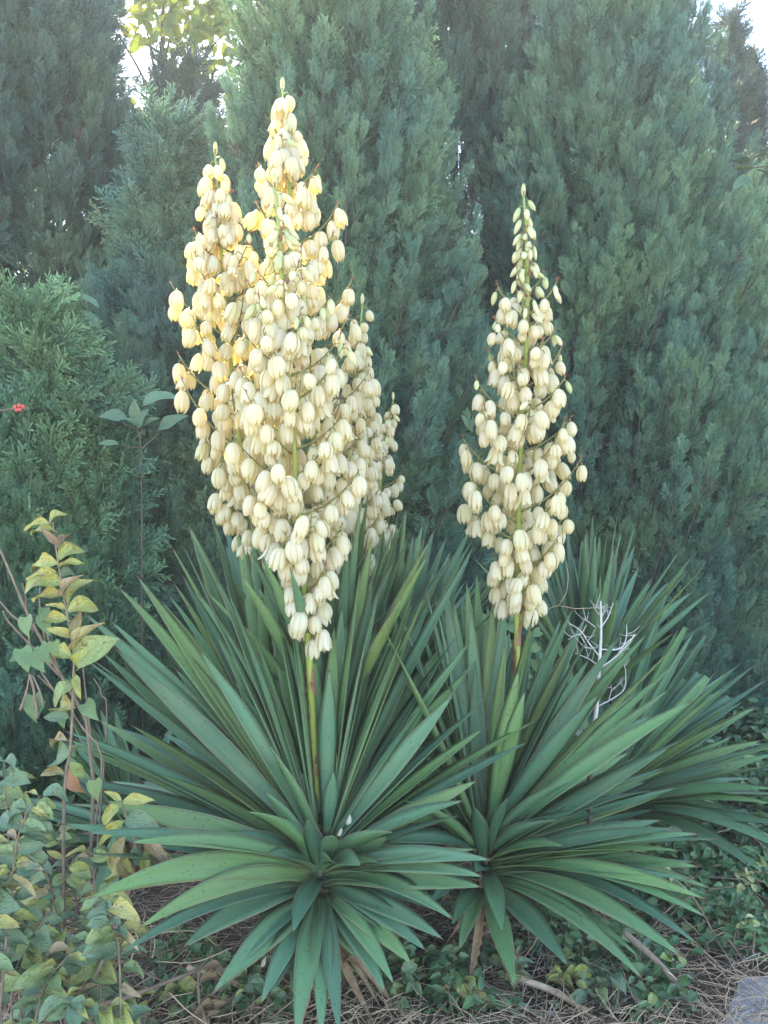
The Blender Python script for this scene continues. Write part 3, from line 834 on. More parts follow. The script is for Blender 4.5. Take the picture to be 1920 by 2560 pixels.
def stalk(plant, path, y_low, env, nbr, seed, bud_y, scale=1.0, r0=0.014, direct=10, open_frac=0.07, per=(4, 7), bracts=(), az0=0.0):
    """path: [(px, py, depth)...] from the rosette up to the tip; env: panicle half width (px) against photo row"""
    r = random.Random(seed)
    pts = spline([P(*p) for p in path], 40)
    org = ORG[plant.name]
    mb = MB()
    nn = len(pts)
    mb.tube(pts, [r0 * (1 - 0.78 * (i / (nn - 1)) ** 1.3) for i in range(nn)], 10)
    st = put('flower_stalk', mb.build('flower_stalk', MAT['stalk'], org=pts[0]), plant, Matrix.Translation(pts[0]))
    ys = [px_at(p)[1] for p in pts]
    def at(y):
        for i in range(nn - 1):
            if ys[i] >= y >= ys[i + 1]:
                return pts[i].lerp(pts[i + 1], (ys[i] - y) / max(1e-6, ys[i] - ys[i + 1]))
        return pts[-1]
    dep = path[-1][2]
    env_y = [e[0] for e in env]; env_w = [e[1] for e in env]
    ytop = path[-1][1]
    def hang(p, tilt, me, s, out, nm):
        ax = Vector((0, 0, 1)) - out * math.tan(tilt)
        q = Vector((0, 0, 1)).rotation_difference(ax.normalized()) @ Quaternion((0, 0, 1), r.uniform(0, 6.28))
        M = Matrix.Translation(p) @ q.to_matrix().to_4x4() @ Matrix.Diagonal((s * r.uniform(.93, 1.07), s * r.uniform(.93, 1.07), s * r.uniform(0.84, 1.02), 1))
        put(nm, me, st, M)
    def pick(y, t):
        """bud, fat bud or open flower from the height in the panicle and the place on the branch"""
        m = (y - bud_y) / 260.0 + r.uniform(-0.35, 0.35) - max(0, t - 0.62) * 2.6
        if m < -0.15: return 'bud'
        if m < 0.25: return 'fat'
        return 'open' if r.random() < open_frac else 'bell'
    def bloom(node, out, y, t, brm):
        kind = pick(y, t)
        ped = (0.016 if kind != 'bud' else 0.012) * scale * r.uniform(.8, 1.4)
        o2 = (out + Vector((r.uniform(-.5, .5), r.uniform(-.5, .5), 0))).normalized()
        a = node; m1 = node + o2 * ped + Vector((0, 0, ped * 0.35)); e = node + o2 * ped * 1.45 - Vector((0, 0, ped * (0.5 if kind != 'bud' else 0.1)))
        brm.tube([a, m1, e], [0.0022 * scale, 0.0019 * scale, 0.0022 * scale], 5, 0, cap=False)
        if kind == 'bud':
            hang(e, r.choice([r.uniform(0.1, 0.5), r.uniform(0.3, 1.0)]), r.choice(BUD), scale * r.uniform(.8, 1.1), o2, 'bud')
        elif kind == 'fat':
            hang(e, r.uniform(0.0, 0.35), r.choice(FATBUD), scale * r.uniform(.62, .8), o2, 'flower')
        else:
            hang(e, r.uniform(-0.08, 0.42), r.choice(FOPEN if kind == 'open' else FLOW), scale * r.uniform(.76, 1.02), o2, 'flower')
    # side branches
    y_hi = ytop + (y_low - ytop) * 0.085
    for i in range(nbr):
        q = (i + 0.5 + r.uniform(-.3, .3)) / nbr
        y0 = y_low + (y_hi - y_low) * q
        az = az0 + i * 2.399963 + r.uniform(-.25, .25)
        out = Vector((math.cos(az), math.sin(az), 0))
        p0 = at(y0)
        hwid = interp(y0 - 70, env_y, env_w) if env_y[0] < env_y[-1] else 40
        Lh = max(0.02, (hwid - 24) / F * dep) * r.uniform(0.72, 1.05)
        rise = Lh * r.uniform(0.55, 0.95) + 0.015
        ctrl = p0 + out * Lh * 0.62 + Vector((0, 0, rise * 0.22)); end = p0 + out * Lh + Vector((0, 0, rise))
        bz = [p0 * (1 - t) ** 2 + ctrl * (2 * t * (1 - t)) + end * t * t for t in np.linspace(0, 1, 9)]
        bm_ = MB()
        bm_.tube(bz, [(0.0046 - 0.0026 * t) * scale for t in np.linspace(0, 1, 9)], 6, 0)
        bm_.blade(p0 - Vector((0, 0, 0.004)), p0 + out * 0.03 + Vector((0, 0, 0.018)), 0.014 * scale, -Vector((0, 0, 1)), 1, 0.15)
        nf = max(2, int(round(r.uniform(*per) * min(1.25, 0.45 + Lh / 0.16))))
        for k in range(nf):
            t = 0.16 + 0.84 * (k + r.uniform(0.2, 0.8)) / nf
            f = min(7, int(t * 8)); node = bz[f].lerp(bz[f + 1], t * 8 - f)
            sd = Vector((-out.y, out.x, 0)) * (1 if k % 2 else -1)
            bloom(node, (out * 0.4 + sd).normalized(), px_at(node)[1], t, bm_)
            if r.random() < 0.7:
                bm_.blade(node, node + out * 0.006 + Vector((0, 0, 0.012)) + sd * 0.006, 0.007 * scale, out, 1, 0.1, 2)
        for k in range(4):                     # reddish tuft of tiny bracts at the branch tip
            a = r.uniform(0, 6.28)
            bm_.blade(end, end + out * 0.008 + Vector((math.cos(a) * 0.011, math.sin(a) * 0.011, r.uniform(0.006, 0.02))) * scale, 0.006 * scale, Vector((0, 0, 1)), 1, 0.1, 2)
        put('flower_branch', bm_.build('flower_branch', [MAT['branch'], MAT['bract']], org=p0), st, Matrix.Translation(p0))
    # blooms straight on the axis near the tip, and a tuft on top
    bm_ = MB()
    for i in range(direct):
        y0 = ytop + 8 + (y_hi + 90 - ytop) * (i + r.random() * 0.6) / direct
        az = i * 2.4 + r.uniform(-.3, .3)
        out = Vector((math.cos(az), math.sin(az), 0)); p0 = at(y0)
        bloom(p0, out, y0, 0.3, bm_)
    tip = pts[-1]
    for k in range(5):
        a = k * 1.3
        bm_.blade(tip, tip + Vector((math.cos(a) * 0.009, math.sin(a) * 0.009, 0.02)) * scale, 0.007, Vector((0, 0, 1)), 1, 0.1, 2)
    put('top_pedicels', bm_.build('top_pedicels', [MAT['branch'], MAT['bract']], org=tip), st, Matrix.Translation(tip))
    put('bud', BUD[1], st, Matrix.Translation(tip + Vector((0, 0, 0.045 * scale))) @ Matrix.Rotation(r.uniform(-.2, .2), 4, 'X') @ Matrix.Diagonal((scale * .8, scale * .8, scale * .9, 1)))
    for by, sgn in bracts:                     # dry papery bracts on the bare part of the stalk
        p = at(by); b2 = MB()
        o = Vector((sgn, -0.3, 0)).normalized()
        b2.blade(p + o * r0 * 0.95 - Vector((0, 0, 0.012)), p + o * (r0 + 0.02) + Vector((0, 0, 0.085 if r.random() < .6 else -0.06)), 0.030, -o, 0, 0.10, 5)
        b2.blade(p + o * r0 * 0.95 - Vector((0, 0, 0.01)), p + o * (r0 + 0.004) + Vector((0, 0, 0.035)), 0.022, -o, 0, 0.02, 4)
        put('bract', b2.build('bract', MAT['bract'], org=p), st, Matrix.Translation(p))
    return st

S1 = stalk(yA, [(800, 2120, 2.46), (790, 1950, 2.48), (770, 1600, 2.47), (745, 1250, 2.45), (718, 890, 2.44), (693, 520, 2.43), (687, 470, 2.43)], 1600,
           [(460, 20), (560, 50), (650, 80), (750, 125), (850, 165), (1000, 185), (1150, 185), (1250, 175), (1330, 145), (1400, 95), (1450, 68), (1530, 60), (1600, 50)], 46, 31, 700, 1.0, 0.0145, 9,
           bracts=((1700, -1), (1690, .4), (1790, -1), (1840, -.7), (1930, .2), (1960, -.5)))
S2 = stalk(yC2, [(828, 1840, 2.80), (817, 1500, 2.80), (790, 1150, 2.79), (750, 750, 2.78), (718, 400, 2.78), (706, 225, 2.78)], 1400,
           [(225, 30), (300, 62), (370, 90), (450, 120), (560, 135), (700, 155), (900, 175), (1100, 155), (1250, 120), (1350, 60), (1400, 45)], 40, 32, 200, 1.02, 0.014, 20, bracts=((1455, .6), (1560, -.3)))
S3 = stalk(yC1, [(655, 1780, 2.86), (645, 1420, 2.84), (614, 1200, 2.82), (576, 900, 2.80), (552, 600, 2.78), (538, 385, 2.77)], 1400,
           [(385, 30), (470, 62), (560, 90), (650, 135), (750, 172), (900, 175), (1050, 185), (1200, 150), (1300, 80), (1400, 50)], 42, 33, 380, 1.0, 0.0135, 16)
S4 = stalk(yC3, [(930, 1750, 3.1), (905, 1400, 3.08), (893, 1100, 3.06), (896, 900, 3.05), (906, 760, 3.05)], 1480,
           [(770, 18), (850, 55), (950, 80), (1050, 88), (1200, 85), (1300, 65), (1400, 32), (1480, 28)], 26, 34, 760, 0.92, 0.012, 9)
S5 = stalk(yC3, [(968, 1760, 3.3), (952, 1450, 3.4), (948, 1250, 3.45), (962, 1100, 3.5), (983, 1000, 3.5)], 1400,
           [(1000, 15), (1060, 45), (1150, 80), (1250, 65), (1330, 55), (1400, 38)], 17, 35, 960, 0.80, 0.011, 8)
S6 = stalk(yB, [(1228, 2080, 2.72), (1262, 1880, 2.75), (1290, 1690, 2.76), (1293, 1450, 2.74), (1300, 1150, 2.73), (1318, 800, 2.72), (1316, 600, 2.72), (1309, 490, 2.72)], 1540,
           [(490, 15), (600, 34), (680, 95), (780, 115), (900, 130), (1000, 165), (1150, 182), (1250, 182), (1330, 150), (1400, 95), (1470, 60), (1540, 46)], 50, 36, 780, 0.98, 0.0140, 14, per=(4.0, 6.0),
           bracts=((1590, .8), (1605, .2), (1650, -1), (1680, -.9)))

# ------------------------------------------------------------------ broad leaves
def leaf_mesh(seed, mat, wid=0.5, kind='ovate', curl=0.15, fold=0.25, wave=0.03, thick=0.006):
    r = random.Random(seed); V = []; UV = []; Fc = []
    n = 8; us = (-1, -0.5, 0, 0.5, 1); m = 5
    tw = r.uniform(-0.5, 0.5); ph = r.uniform(0, 6)
    for i in range(n + 1):
        t = i / n
        if kind == 'heart':
            w_ = wid * (0.86 + 0.3 * math.sin(min(1, t / 0.3) * math.pi / 2) - 0.18) * (1 - max(0, (t - 0.12) / 0.88) ** 1.5) if t > 0 else wid * 0.62
        elif kind == 'round':
            w_ = wid * math.sin(math.pi * min(0.995, 0.06 + 0.94 * t)) ** 0.55
        else:
            w_ = wid * math.sin(math.pi * (0.03 + 0.97 * t) ** 0.8) ** 0.85 if t < 1 else 0.01
        w_ = max(w_, 0.012)
        an = curl * t * 2.2
        cy = math.sin(an) / (curl * 2.2) if abs(curl) > 1e-3 else t
        cz = -(1 - math.cos(an)) / (curl * 2.2) if abs(curl) > 1e-3 else 0
        for u in us:
            x = u * w_ / 2; z = abs(u) * w_ / 2 * fold * 2 * (0.6 + 0.4 * abs(u)) + wave * math.sin(t * 9 + ph + (2 if u > 0 else 0)) * abs(u)
            a2 = tw * t
            back = -0.10 * abs(u) * (1 - t) ** 6 if kind == 'heart' else 0
            V.append(Vector((x * math.cos(a2) - z * math.sin(a2), cy + back, cz + x * math.sin(a2) + z * math.cos(a2)))); UV.append(((u + 1) / 2, t))
    for i in range(n):
        for j in range(4):
            Fc.append((i * m + j, i * m + j + 1, (i + 1) * m + j + 1, (i + 1) * m + j))
    ky = 1.0 / max(0.3, V[n * m + 2].y)
    V = [v * ky for v in V]
    b = len(V)
    for v in list(V): V.append(v - Vector((0, 0, thick)))
    UV = UV + UV
    Fc += [tuple(b + q for q in reversed(f)) for f in Fc]
    # short leaf stalk
    tip = V[2]
    mb = MB(); mb.tube([Vector((0, -0.12, -0.03)), Vector((0, -0.05, -0.01)), tip - Vector((0, -0.02, thick / 2))], 0.014, 4)
    o = len(V); V += mb.v; UV += mb.uv; Fc += [tuple(o + q for q in f) for f in mb.f]
    return mesh('leaf', V, Fc, mat, True, UV)

def place_leaf(parent, me, base, tip, nrm=None, name='leaf', r=rnd, jit=0.5):
    base = Vector(base); tip = Vector(tip)
    y = (tip - base); L = y.length; y.normalize()
    n = Vector(nrm) if nrm is not None else Vector((0, -0.6, 1))
    n = n + Vector((r.uniform(-jit, jit), r.uniform(-jit, jit), r.uniform(-jit, jit) * .6))
    x = y.cross(n)
    if x.length < 1e-3: x = y.orthogonal()
    x.normalize(); z = x.cross(y)
    M = Matrix(((x.x, y.x, z.x, 0), (x.y, y.y, z.y, 0), (x.z, y.z, z.z, 0), (0, 0, 0, 1)))
    return put(name, me, parent, Matrix.Translation(base) @ M @ Matrix.Diagonal((L, L, L, 1)))

LM = dict(
    green=[leaf_mesh(i, MAT['shrub'], 0.50 + 0.05 * i, 'ovate', 0.15 + 0.14 * i, 0.28, 0.05) for i in range(4)],
    yellow=[leaf_mesh(10 + i, MAT['shrub_y'], 0.30 + 0.05 * i, 'ovate', 0.2 + 0.16 * i, 0.5, 0.07) for i in range(4)],
    brown=[leaf_mesh(20 + i, MAT['shrub_b'], 0.27 + 0.03 * i, 'ovate', 0.4 + 0.12 * i, 0.75, 0.05) for i in range(3)],
    heart=[leaf_mesh(30 + i, MAT['heart'], 0.80, 'heart', 0.15 + 0.1 * i, 0.15) for i in range(3)],
    broad=[leaf_mesh(40 + i, MAT['broad'], 0.46 + 0.06 * i, 'ovate', 0.12 + 0.1 * i, 0.2) for i in range(3)],
    glossy=[leaf_mesh(50 + i, MAT['glossy'], 0.60, 'ovate', 0.15 + 0.1 * i, 0.25) for i in range(3)],
    young=[leaf_mesh(60 + i, MAT['young'], 0.62, 'round', 0.25, 0.3) for i in range(2)],
    autumn=[leaf_mesh(70 + i, MAT['autumn'], 0.62, 'ovate', 0.15 + 0.1 * i, 0.2) for i in range(3)],
    dead=[leaf_mesh(80 + i, MAT['dead'], 0.34, 'ovate', 0.45, 0.7, 0.06) for i in range(2)],
)

def stem_obj(parent, path, r0, r1, mat='twig', name='stem', n=16, sides=6):
    pts = spline(path, n); mb = MB()
    mb.tube(pts, [r0 + (r1 - r0) * i / n for i in range(n + 1)], sides)
    return put(name, mb.build(name, MAT[mat], org=pts[0]), parent, Matrix.Translation(pts[0])), pts

# ------------------------------------------------------------------ spotted shrub on the left
C4 = (0, 1200, 2.765); C5 = (0, 1900, 2.37)
def q4(x, y, d=2.15): return P(C4[0] + x / C4[2], C4[1] + y / C4[2], d)
def q5(x, y, d=2.05): return P(C5[0] + x / C5[2], C5[1] + y / C5[2], d)
sb = P(165, 2560, 2.15); sb.z = 0
sh = thing('spotted_shrub', 'leafy shrub with yellowing brown-spotted leaves and one tall upright stem', 'shrub', sb)
stem_obj(sh, [sb, q4(440, 2300), q4(490, 1800), q4(505, 1400), q4(510, 1200), q4(455, 880), q4(400, 560), q4(365, 290)], 0.0048, 0.0018, 'twig', n=30)
tall = [((345, 290), (455, 190), 'y'), ((340, 300), (155, 305), 'y'), ((370, 350), (185, 335), 'y'), ((400, 440), (295, 360), 'b'), ((410, 480), (455, 345), 'b'), ((410, 550), (550, 425), 'y'), ((395, 580), (155, 575), 'y'),
        ((400, 600), (575, 550), 'y'), ((390, 640), (170, 660), 'y'), ((420, 660), (520, 610), 'g'), ((420, 710), (155, 690), 'y'), ((440, 800), (470, 650), 'b'), ((470, 850), (555, 640), 'y'), ((440, 800), (195, 795), 'y'),
        ((455, 890), (330, 850), 'y'), ((470, 910), (660, 830), 'y'), ((470, 970), (240, 940), 'y'), ((500, 1100), (530, 920), 'b'), ((500, 1080), (330, 1020), 'y'), ((515, 1170), (600, 980), 'b'), ((490, 1220), (330, 1160), 'y'),
        ((530, 1260), (660, 1100), 'g'), ((540, 1300), (580, 1180), 'y'), ((520, 1350), (545, 1500), 'y'), ((500, 1420), (350, 1500), 'g'), ((500, 1570), (330, 1540), 'y'), ((470, 1640), (300, 1630), 'g'), ((460, 1800), (310, 1790), 'b'),
        ((480, 1900), (300, 1920), 'g'), ((440, 2040), (300, 1990), 'b'), ((490, 1850), (560, 1900), 'g'), ((480, 1960), (590, 2060), 'g')]
KEY = dict(g='green', y='yellow', b='brown')
rs = random.Random(77)
for b, t_, k in tall:
    d0 = 2.15; d1 = d0 + rs.uniform(-0.05, 0.05)
    place_leaf(sh, rs.choice(LM[KEY[k]]), q4(*b, d0), q4(*t_, d1), (0, -1, 0.7), r=rs, jit=.4)
# a side sprig reaching over the yucca leaves
stem_obj(sh, [q5(560, 1300, 2.0), q5(760, 800, 2.0), q5(800, 500, 2.0), q5(745, 330, 2.0), q5(720, 240, 2.0)], 0.005, 0.002, n=18)
for b, t_, k in [((720, 245), (620, 175), 'y'), ((730, 250), (880, 220), 'y'), ((700, 270), (620, 350), 'y'), ((750, 340), (930, 400), 'g'), ((740, 360), (560, 500), 'y'), ((850, 440), (990, 520), 'y'), ((780, 400), (840, 470), 'g'),
                 ((740, 460), (630, 620), 'b'), ((740, 530), (740, 740), 'b'), ((730, 620), (580, 690), 'y'), ((860, 540), (860, 740), 'y'), ((900, 540), (1030, 690), 'b'), ((900, 600), (980, 730), 'g'), ((790, 520), (850, 640), 'g'), ((780, 560), (760, 680), 'y'), ((860, 480), (960, 600), 'b')]:
    place_leaf(sh, rs.choice(LM[KEY[k]]), q5(*b, 2.0), q5(*t_, 2.0 + rs.uniform(-.04, .04)), (0, -1, 0.7), r=rs, jit=.4)
# low leafy mass: stems out of the ground, leaves in pairs along them
lows = [[(60, 2640), (40, 2350), (20, 2080), (10, 1900)], [(120, 2640), (110, 2300), (60, 2060), (30, 1960)], [(200, 2640), (150, 2330), (110, 2160), (60, 2030)], [(240, 2640), (210, 2380), (180, 2200), (140, 2080)],
        [(260, 2640), (250, 2400), (240, 2240), (225, 2130)], [(300, 2640), (300, 2420), (280, 2300), (250, 2240)], [(60, 2640), (100, 2500), (160, 2400), (240, 2330)], [(10, 2640), (0, 2450), (-10, 2250), (-30, 2100)],
        [(140, 2640), (200, 2480), (260, 2400), (330, 2340)], [(10, 2640), (60, 2540), (130, 2490), (230, 2480)], [(330, 2640), (300, 2560), (240, 2520), (160, 2500)], [(400, 2640), (360, 2560), (300, 2500), (250, 2440)], [(-40, 2640), (-20, 2300), (20, 2200), (60, 2140)], [(40, 2640), (30, 2480), (60, 2380), (110, 2300)], [(-20, 2640), (30, 2200), (60, 2050), (100, 1990)], [(170, 2640), (120, 2420), (60, 2330), (20, 2280)]]
for pth in lows:
    d = rs.uniform(1.85, 2.25)
    pp = [P(x, y, d + rs.uniform(-.04, .04)) for x, y in pth]; pp[0] = Vector((pp[0].x, pp[0].y, 0.0))
    o, pts = stem_obj(sh, pp, 0.0034, 0.0014, n=24)
    k = 0
    for i in range(6, 25):
        if rs.random() < 0.10: continue
        T = (pts[min(24, i + 1)] - pts[i - 1]).normalized()
        for sgn in (-1, 1):
            if rs.random() < 0.26: continue
            a = rs.uniform(-0.9, 0.9)
            dv = Vector((sgn * math.cos(a), math.sin(a) - 0.25, rs.uniform(-0.5, 0.25))).normalized() + T * 0.35
            L = rs.uniform(0.045, 0.074)
            y = rs.random()
            kk = 'green' if y < 0.74 else ('yellow' if y < 0.95 else 'brown')
            place_leaf(sh, rs.choice(LM[kk]), pts[i] + dv.normalized() * 0.008, pts[i] + dv.normalized() * L, (0, -0.7, 1), r=rs, jit=.6)

# ------------------------------------------------------------------ twining vine with heart leaves, bare twigs
vb = P(130, 2500, 2.25); vb.z = 0
vn = thing('twining_vine', 'twining vine with pale heart-shaped leaves and dangling dry pods', 'vine', vb)
stem_obj(vn, [vb, q4(700, 2100, 2.22), q4(560, 1700, 2.2), q4(300, 1350, 2.2), q4(200, 1100, 2.2), q4(240, 960, 2.2), q4(330, 860, 2.2)], 0.003, 0.0015, 'twig', n=24)
for b, t_ in [((180, 950), (185, 1080)), ((300, 940), (330, 1050)), ((165, 1200), (65, 1250)), ((150, 1170), (190, 1320)), ((225, 1190), (300, 1310)), ((280, 1150), (330, 1250)), ((590, 1545), (660, 1640)), ((230, 1490), (215, 1670)), ((280, 1540), (260, 1630)), ((370, 1120), (375, 1220)), ((650, 2080), (670, 2200)), ((310, 890), (290, 960)), ((500, 1380), (540, 1490)), ((420, 1600), (440, 1700))]:
    place_leaf(vn, rs.choice(LM['heart']), q4(*b, 2.19), q4(*t_, 2.16), (0.2, -1, 0.5), r=rs, jit=.35)
for a, b in [((205, 1340), (140, 1590)), ((210, 1340), (240, 1560)), ((225, 1350), (300, 1560)), ((200, 1340), (260, 1650))]:
    stem_obj(vn, [q4(*a, 2.18), q4((a[0] + b[0]) / 2 + 10, (a[1] + b[1]) / 2, 2.17), q4(*b, 2.17)], 0.0016, 0.0042, 'twig', 'pod', 8)
tb = P(210, 2480, 2.35); tb.z = 0
dt = thing('bare_twigs', 'tangle of leafless brown twigs beside the vine', 'twigs', tb)
for path, r0, r1 in [([tb, q4(640, 1900, 2.34), q4(420, 1360, 2.33), q4(250, 1040, 2.32), q4(180, 900, 2.32), q4(70, 640, 2.3), q4(0, 480, 2.3)], 0.0065, 0.003),
                     ([q4(420, 1360, 2.33), q4(220, 1150, 2.32), q4(60, 980, 2.3), q4(20, 900, 2.3)], 0.004, 0.002), ([q4(250, 1040, 2.32), q4(100, 950, 2.3), q4(0, 840, 2.3)], 0.004, 0.0022),
                     ([q4(180, 900, 2.32), q4(175, 800, 2.31), q4(155, 710, 2.3)], 0.003, 0.0015), ([q4(330, 1200, 2.32), q4(275, 900, 2.3), q4(280, 640, 2.3), q4(262, 560, 2.3)], 0.003, 0.0013),
                     ([q4(520, 1560, 2.33), q4(400, 1480, 2.3), q4(260, 1350, 2.28)], 0.004, 0.002), ([q4(640, 1900, 2.34), q4(590, 1450, 2.33), q4(570, 1270, 2.33)], 0.003, 0.0015), ([tb, q4(735, 1750, 2.5), q4(700, 1480, 2.5), q4(650, 1370, 2.5)], 0.004, 0.0015),
                     ([q4(420, 1360, 2.33), q4(330, 1080, 2.3), q4(320, 1020, 2.3)], 0.003, 0.0015)]:
    stem_obj(dt, path, r0, r1, 'twig', 'twig', 14, 5)

# fallen branch and wiry stems lying at the bottom left
fb = q5(0, 1310, 1.98)
fbr = thing('fallen_branch', 'long thin brown branch lying below the spotted shrub', 'branch', fb)
for path, r0, r1 in [([q5(-40, 1290, 1.98), q5(250, 1400, 2.0), q5(500, 1455, 2.02), q5(700, 1420, 2.08), q5(950, 1330, 2.15), q5(1180, 1240, 2.22)], 0.0085, 0.005), ([q5(1180, 1240, 2.22), q5(1230, 1180, 2.24), q5(1260, 1110, 2.25)], 0.004, 0.002), ([q5(1180, 1240, 2.22), q5(1175, 1350, 2.2), q5(1185, 1480, 2.2)], 0.004, 0.003),
                     ([q5(500, 1455, 2.02), q5(455, 1540, 2.0), q5(430, 1600, 2.0)], 0.005, 0.003)]:
    stem_obj(fbr, path, r0, r1, 'twig', 'twig', 14, 6)
wr = P(300, 2500, 2.1); wr.z = 0
wt = thing('dry_runners', 'wiry tangle of thin reddish dry stems under the yucca leaves', 'stems', wr)
for k in range(34):
    a = q5(rs.uniform(0, 1150), rs.uniform(950, 1560), rs.uniform(2.05, 2.35)); 
    b = a + Vector((rs.uniform(-.3, .3), rs.uniform(-.1, .1), rs.uniform(-.12, .16)))
    b.z = max(b.z, 0.02); a.z = max(a.z, 0.01)
    m_ = (a + b) / 2 + Vector((rs.uniform(-.05, .05), 0, rs.uniform(-.06, .08)))
    stem_obj(wt, [a, m_, b], rs.uniform(0.0012, 0.0022), 0.001, rs.choice(['twig', 'straw', 'twig']), 'runner', 10, 4)

# ------------------------------------------------------------------ saplings with broad leaves
def q3(x, y, d=3.62): return P(x / 3.16, 600 + y / 3.16, d)
ss = q3(1130, 2200, 3.62); ss = Vector((ss.x, ss.y, 0))
sp_ = thing('broadleaf_sapling', 'slender sapling with five broad pale green leaves in the dark hollow of the hedge', 'sapling', ss)
stem_obj(sp_, [ss, q3(1120, 2050), q3(1115, 1650), q3(1090, 1500), q3(1060, 1340)], 0.0045, 0.002, 'bark', n=20)
stem_obj(sp_, [q3(1115, 1650), q3(1200, 1580), q3(1285, 1495)], 0.004, 0.002, 'bark', 'twig'); stem_obj(sp_, [q3(1100, 1600), q3(1130, 1450), q3(1160, 1300)], 0.004, 0.002, 'bark', 'twig')
stem_obj(sp_, [q3(1115, 1635), q3(1040, 1635), q3(960, 1620)], 0.003, 0.0015, 'bark', 'twig'); stem_obj(sp_, [q3(1090, 1520), q3(1040, 1460), q3(1000, 1410)], 0.003, 0.0015, 'bark', 'twig')
for b, t_ in [((1000, 1405), (780, 1365)), ((1135, 1300), (1350, 1180)), ((1110, 1470), (1240, 1395)), ((1255, 1495), (1465, 1370)), ((1070, 1420), (1060, 1280)), ((1110, 1460), (1000, 1400)), ((1090, 1480), (1130, 1340)), ((930, 1610), (780, 1600))]:
    place_leaf(sp_, rs.choice(LM['broad']), q3(*b), q3(*t_, 3.58), (0, -1, 0.8), r=rs, jit=.3)
s2 = Vector((cx(235, 4.5), 4.5, 0))
sp2 = thing('broadleaf_sapling', 'thin sapling with a few drooping leaves in front of the tall grey-green conifer', 'sapling', s2)
stem_obj(sp2, [s2, P(240, 1500, 4.5), P(235, 1000, 4.45), P(225, 800, 4.4), P(175, 742, 4.35)], 0.008, 0.003, 'bark', n=20)
for b, t_ in [((170, 742), (120, 738)), ((180, 748), (240, 742)), ((178, 755), (140, 768)), ((185, 757), (195, 772)), ((200, 782), (252, 812))]:
    place_leaf(sp2, rs.choice(LM['broad']), P(*b, 4.35), P(*t_, 4.3), (0, -0.5, 1), r=rs, jit=.3)
s3 = Vector((cx(2120, 4.6), 4.6, 0))
sp3 = thing('broadleaf_sapling', 'leafy branch tip reaching in front of the conifers that stand against the sky', 'sapling', s3)
stem_obj(sp3, [s3, P(2120, 1200, 4.6), P(2090, 700, 4.6), P(1990, 440, 4.55), P(1850, 420, 4.5)], 0.014, 0.003, 'bark', n=24)
for b, t_ in [((1870, 405), (1845, 385)), ((1880, 400), (1925, 375)), ((1875, 425), (1830, 415)), ((1890, 425), (1935, 432)), ((1870, 440), (1835, 470)), ((1865, 450), (1885, 480)), ((1920, 425), (1960, 470)), ((1855, 410), (1825, 395))]:
    place_leaf(sp3, rs.choice(LM['broad']), P(*b, 4.5), P(*t_, 4.45), (0, -0.5, 1), r=rs, jit=.4)
# twig with a small red berry cluster
bt = Vector((cx(-260, 3.2), 3.2, 0))
bw = thing('berry_twig', 'thin bare twig ending in a cluster of red berries', 'twig', bt)
stem_obj(bw, [bt, P(-260, 1500, 3.2), P(-180, 1100, 3.2), P(-20, 1032, 3.2), P(75, 1020, 3.2)], 0.006, 0.002, 'twig', n=24)
for dx, dy in [(38, -3), (48, -6), (58, -3), (50, 4), (42, 5)]:
    bm = bmesh.new(); bmesh.ops.create_icosphere(bm, subdivisions=2, radius=0.0085)
    for v in bm.verts: v.co.z *= rs.uniform(.97, 1.05)
    me = bpy.data.meshes.new('berry'); bm.to_mesh(me); bm.free(); me.materials.append(MAT['berry'])
    me.polygons.foreach_set('use_smooth', [True] * len(me.polygons))
    put('berry', me, bw, Matrix.Translation(P(dx, 1020 + dy, 3.2)))

# ------------------------------------------------------------------ sunlit trees beyond the hedge
GA = scatter_group('crown_leaves', proto_collection('leafy_autumn', LM['autumn'] + LM['green'][:1]))
GI = scatter_group('ivy_leaves', proto_collection('leafy_ivy', LM['glossy'] + LM['green'][:2] + LM['heart'][:1]))
def leafy_tree(label, px, d, H, Rx, zc, n, seed, leaf=(0.10, 0.17), near=()):
    r = random.Random(seed); g = np.random.RandomState(seed)
    b = Vector((cx(px, d), d, 0))
    t = thing('broadleaf_tree', label, 'tree', b, 'sunlit trees beyond the hedge')
    mb = MB()
    mb.tube(spline([b, b + Vector((.1, 0, H * .4)), b + Vector((-.05, 0, H * .8))], 10), [0.11 - 0.008 * i for i in range(11)], 8)
    put('trunk', mb.build('trunk', MAT['bark'], org=b), t, Matrix.Translation(b))
    P_, D_, S_ = [], [], []
    cl = []
    for i in range(46):
        a = r.uniform(0, 6.28); z = zc + (H - zc) * r.random(); q = math.sqrt(r.random()) * Rx * math.sqrt(max(0.08, 1 - ((z - (H + zc) / 2) / ((H - zc) / 2 + .2)) ** 2))
        c = b + Vector((math.cos(a) * q, math.sin(a) * q, z)); cl.append(c)
        s0 = b + Vector((0, 0, max(0.3, z - 1.0)))
        lm = MB(); lm.tube(spline([s0, (s0 + c) / 2 + Vector((0, 0, .15)), c], 6), [0.02, .017, .014, .011, .009, .007, .005], 5)
        put('limb', lm.build('limb', MAT['bark'], org=s0), t, Matrix.Translation(s0))
    for i in range(n):
        c = r.choice(cl)
        P_.append(c + Vector((r.gauss(0, .25), r.gauss(0, .25), r.gauss(0, .22))))
        D_.append(Vector((r.uniform(-1, 1), r.uniform(-1, 1), r.uniform(-1, .2))).normalized()); S_.append(r.uniform(*leaf))
    P_ = [p if p.z > 0.05 else Vector((p.x, p.y, 0.05)) for p in P_]
    scatter('crown', GA, P_, euler_from_dirs(D_, g.uniform(0, 6.28, n)), S_, g.randint(0, 4, n), t)
    return t
dec = leafy_tree('tree with backlit yellow-green leaves showing in the gap of the hedge', 400, 8.6, 7.5, 1.5, 2.2, 3600, 3)
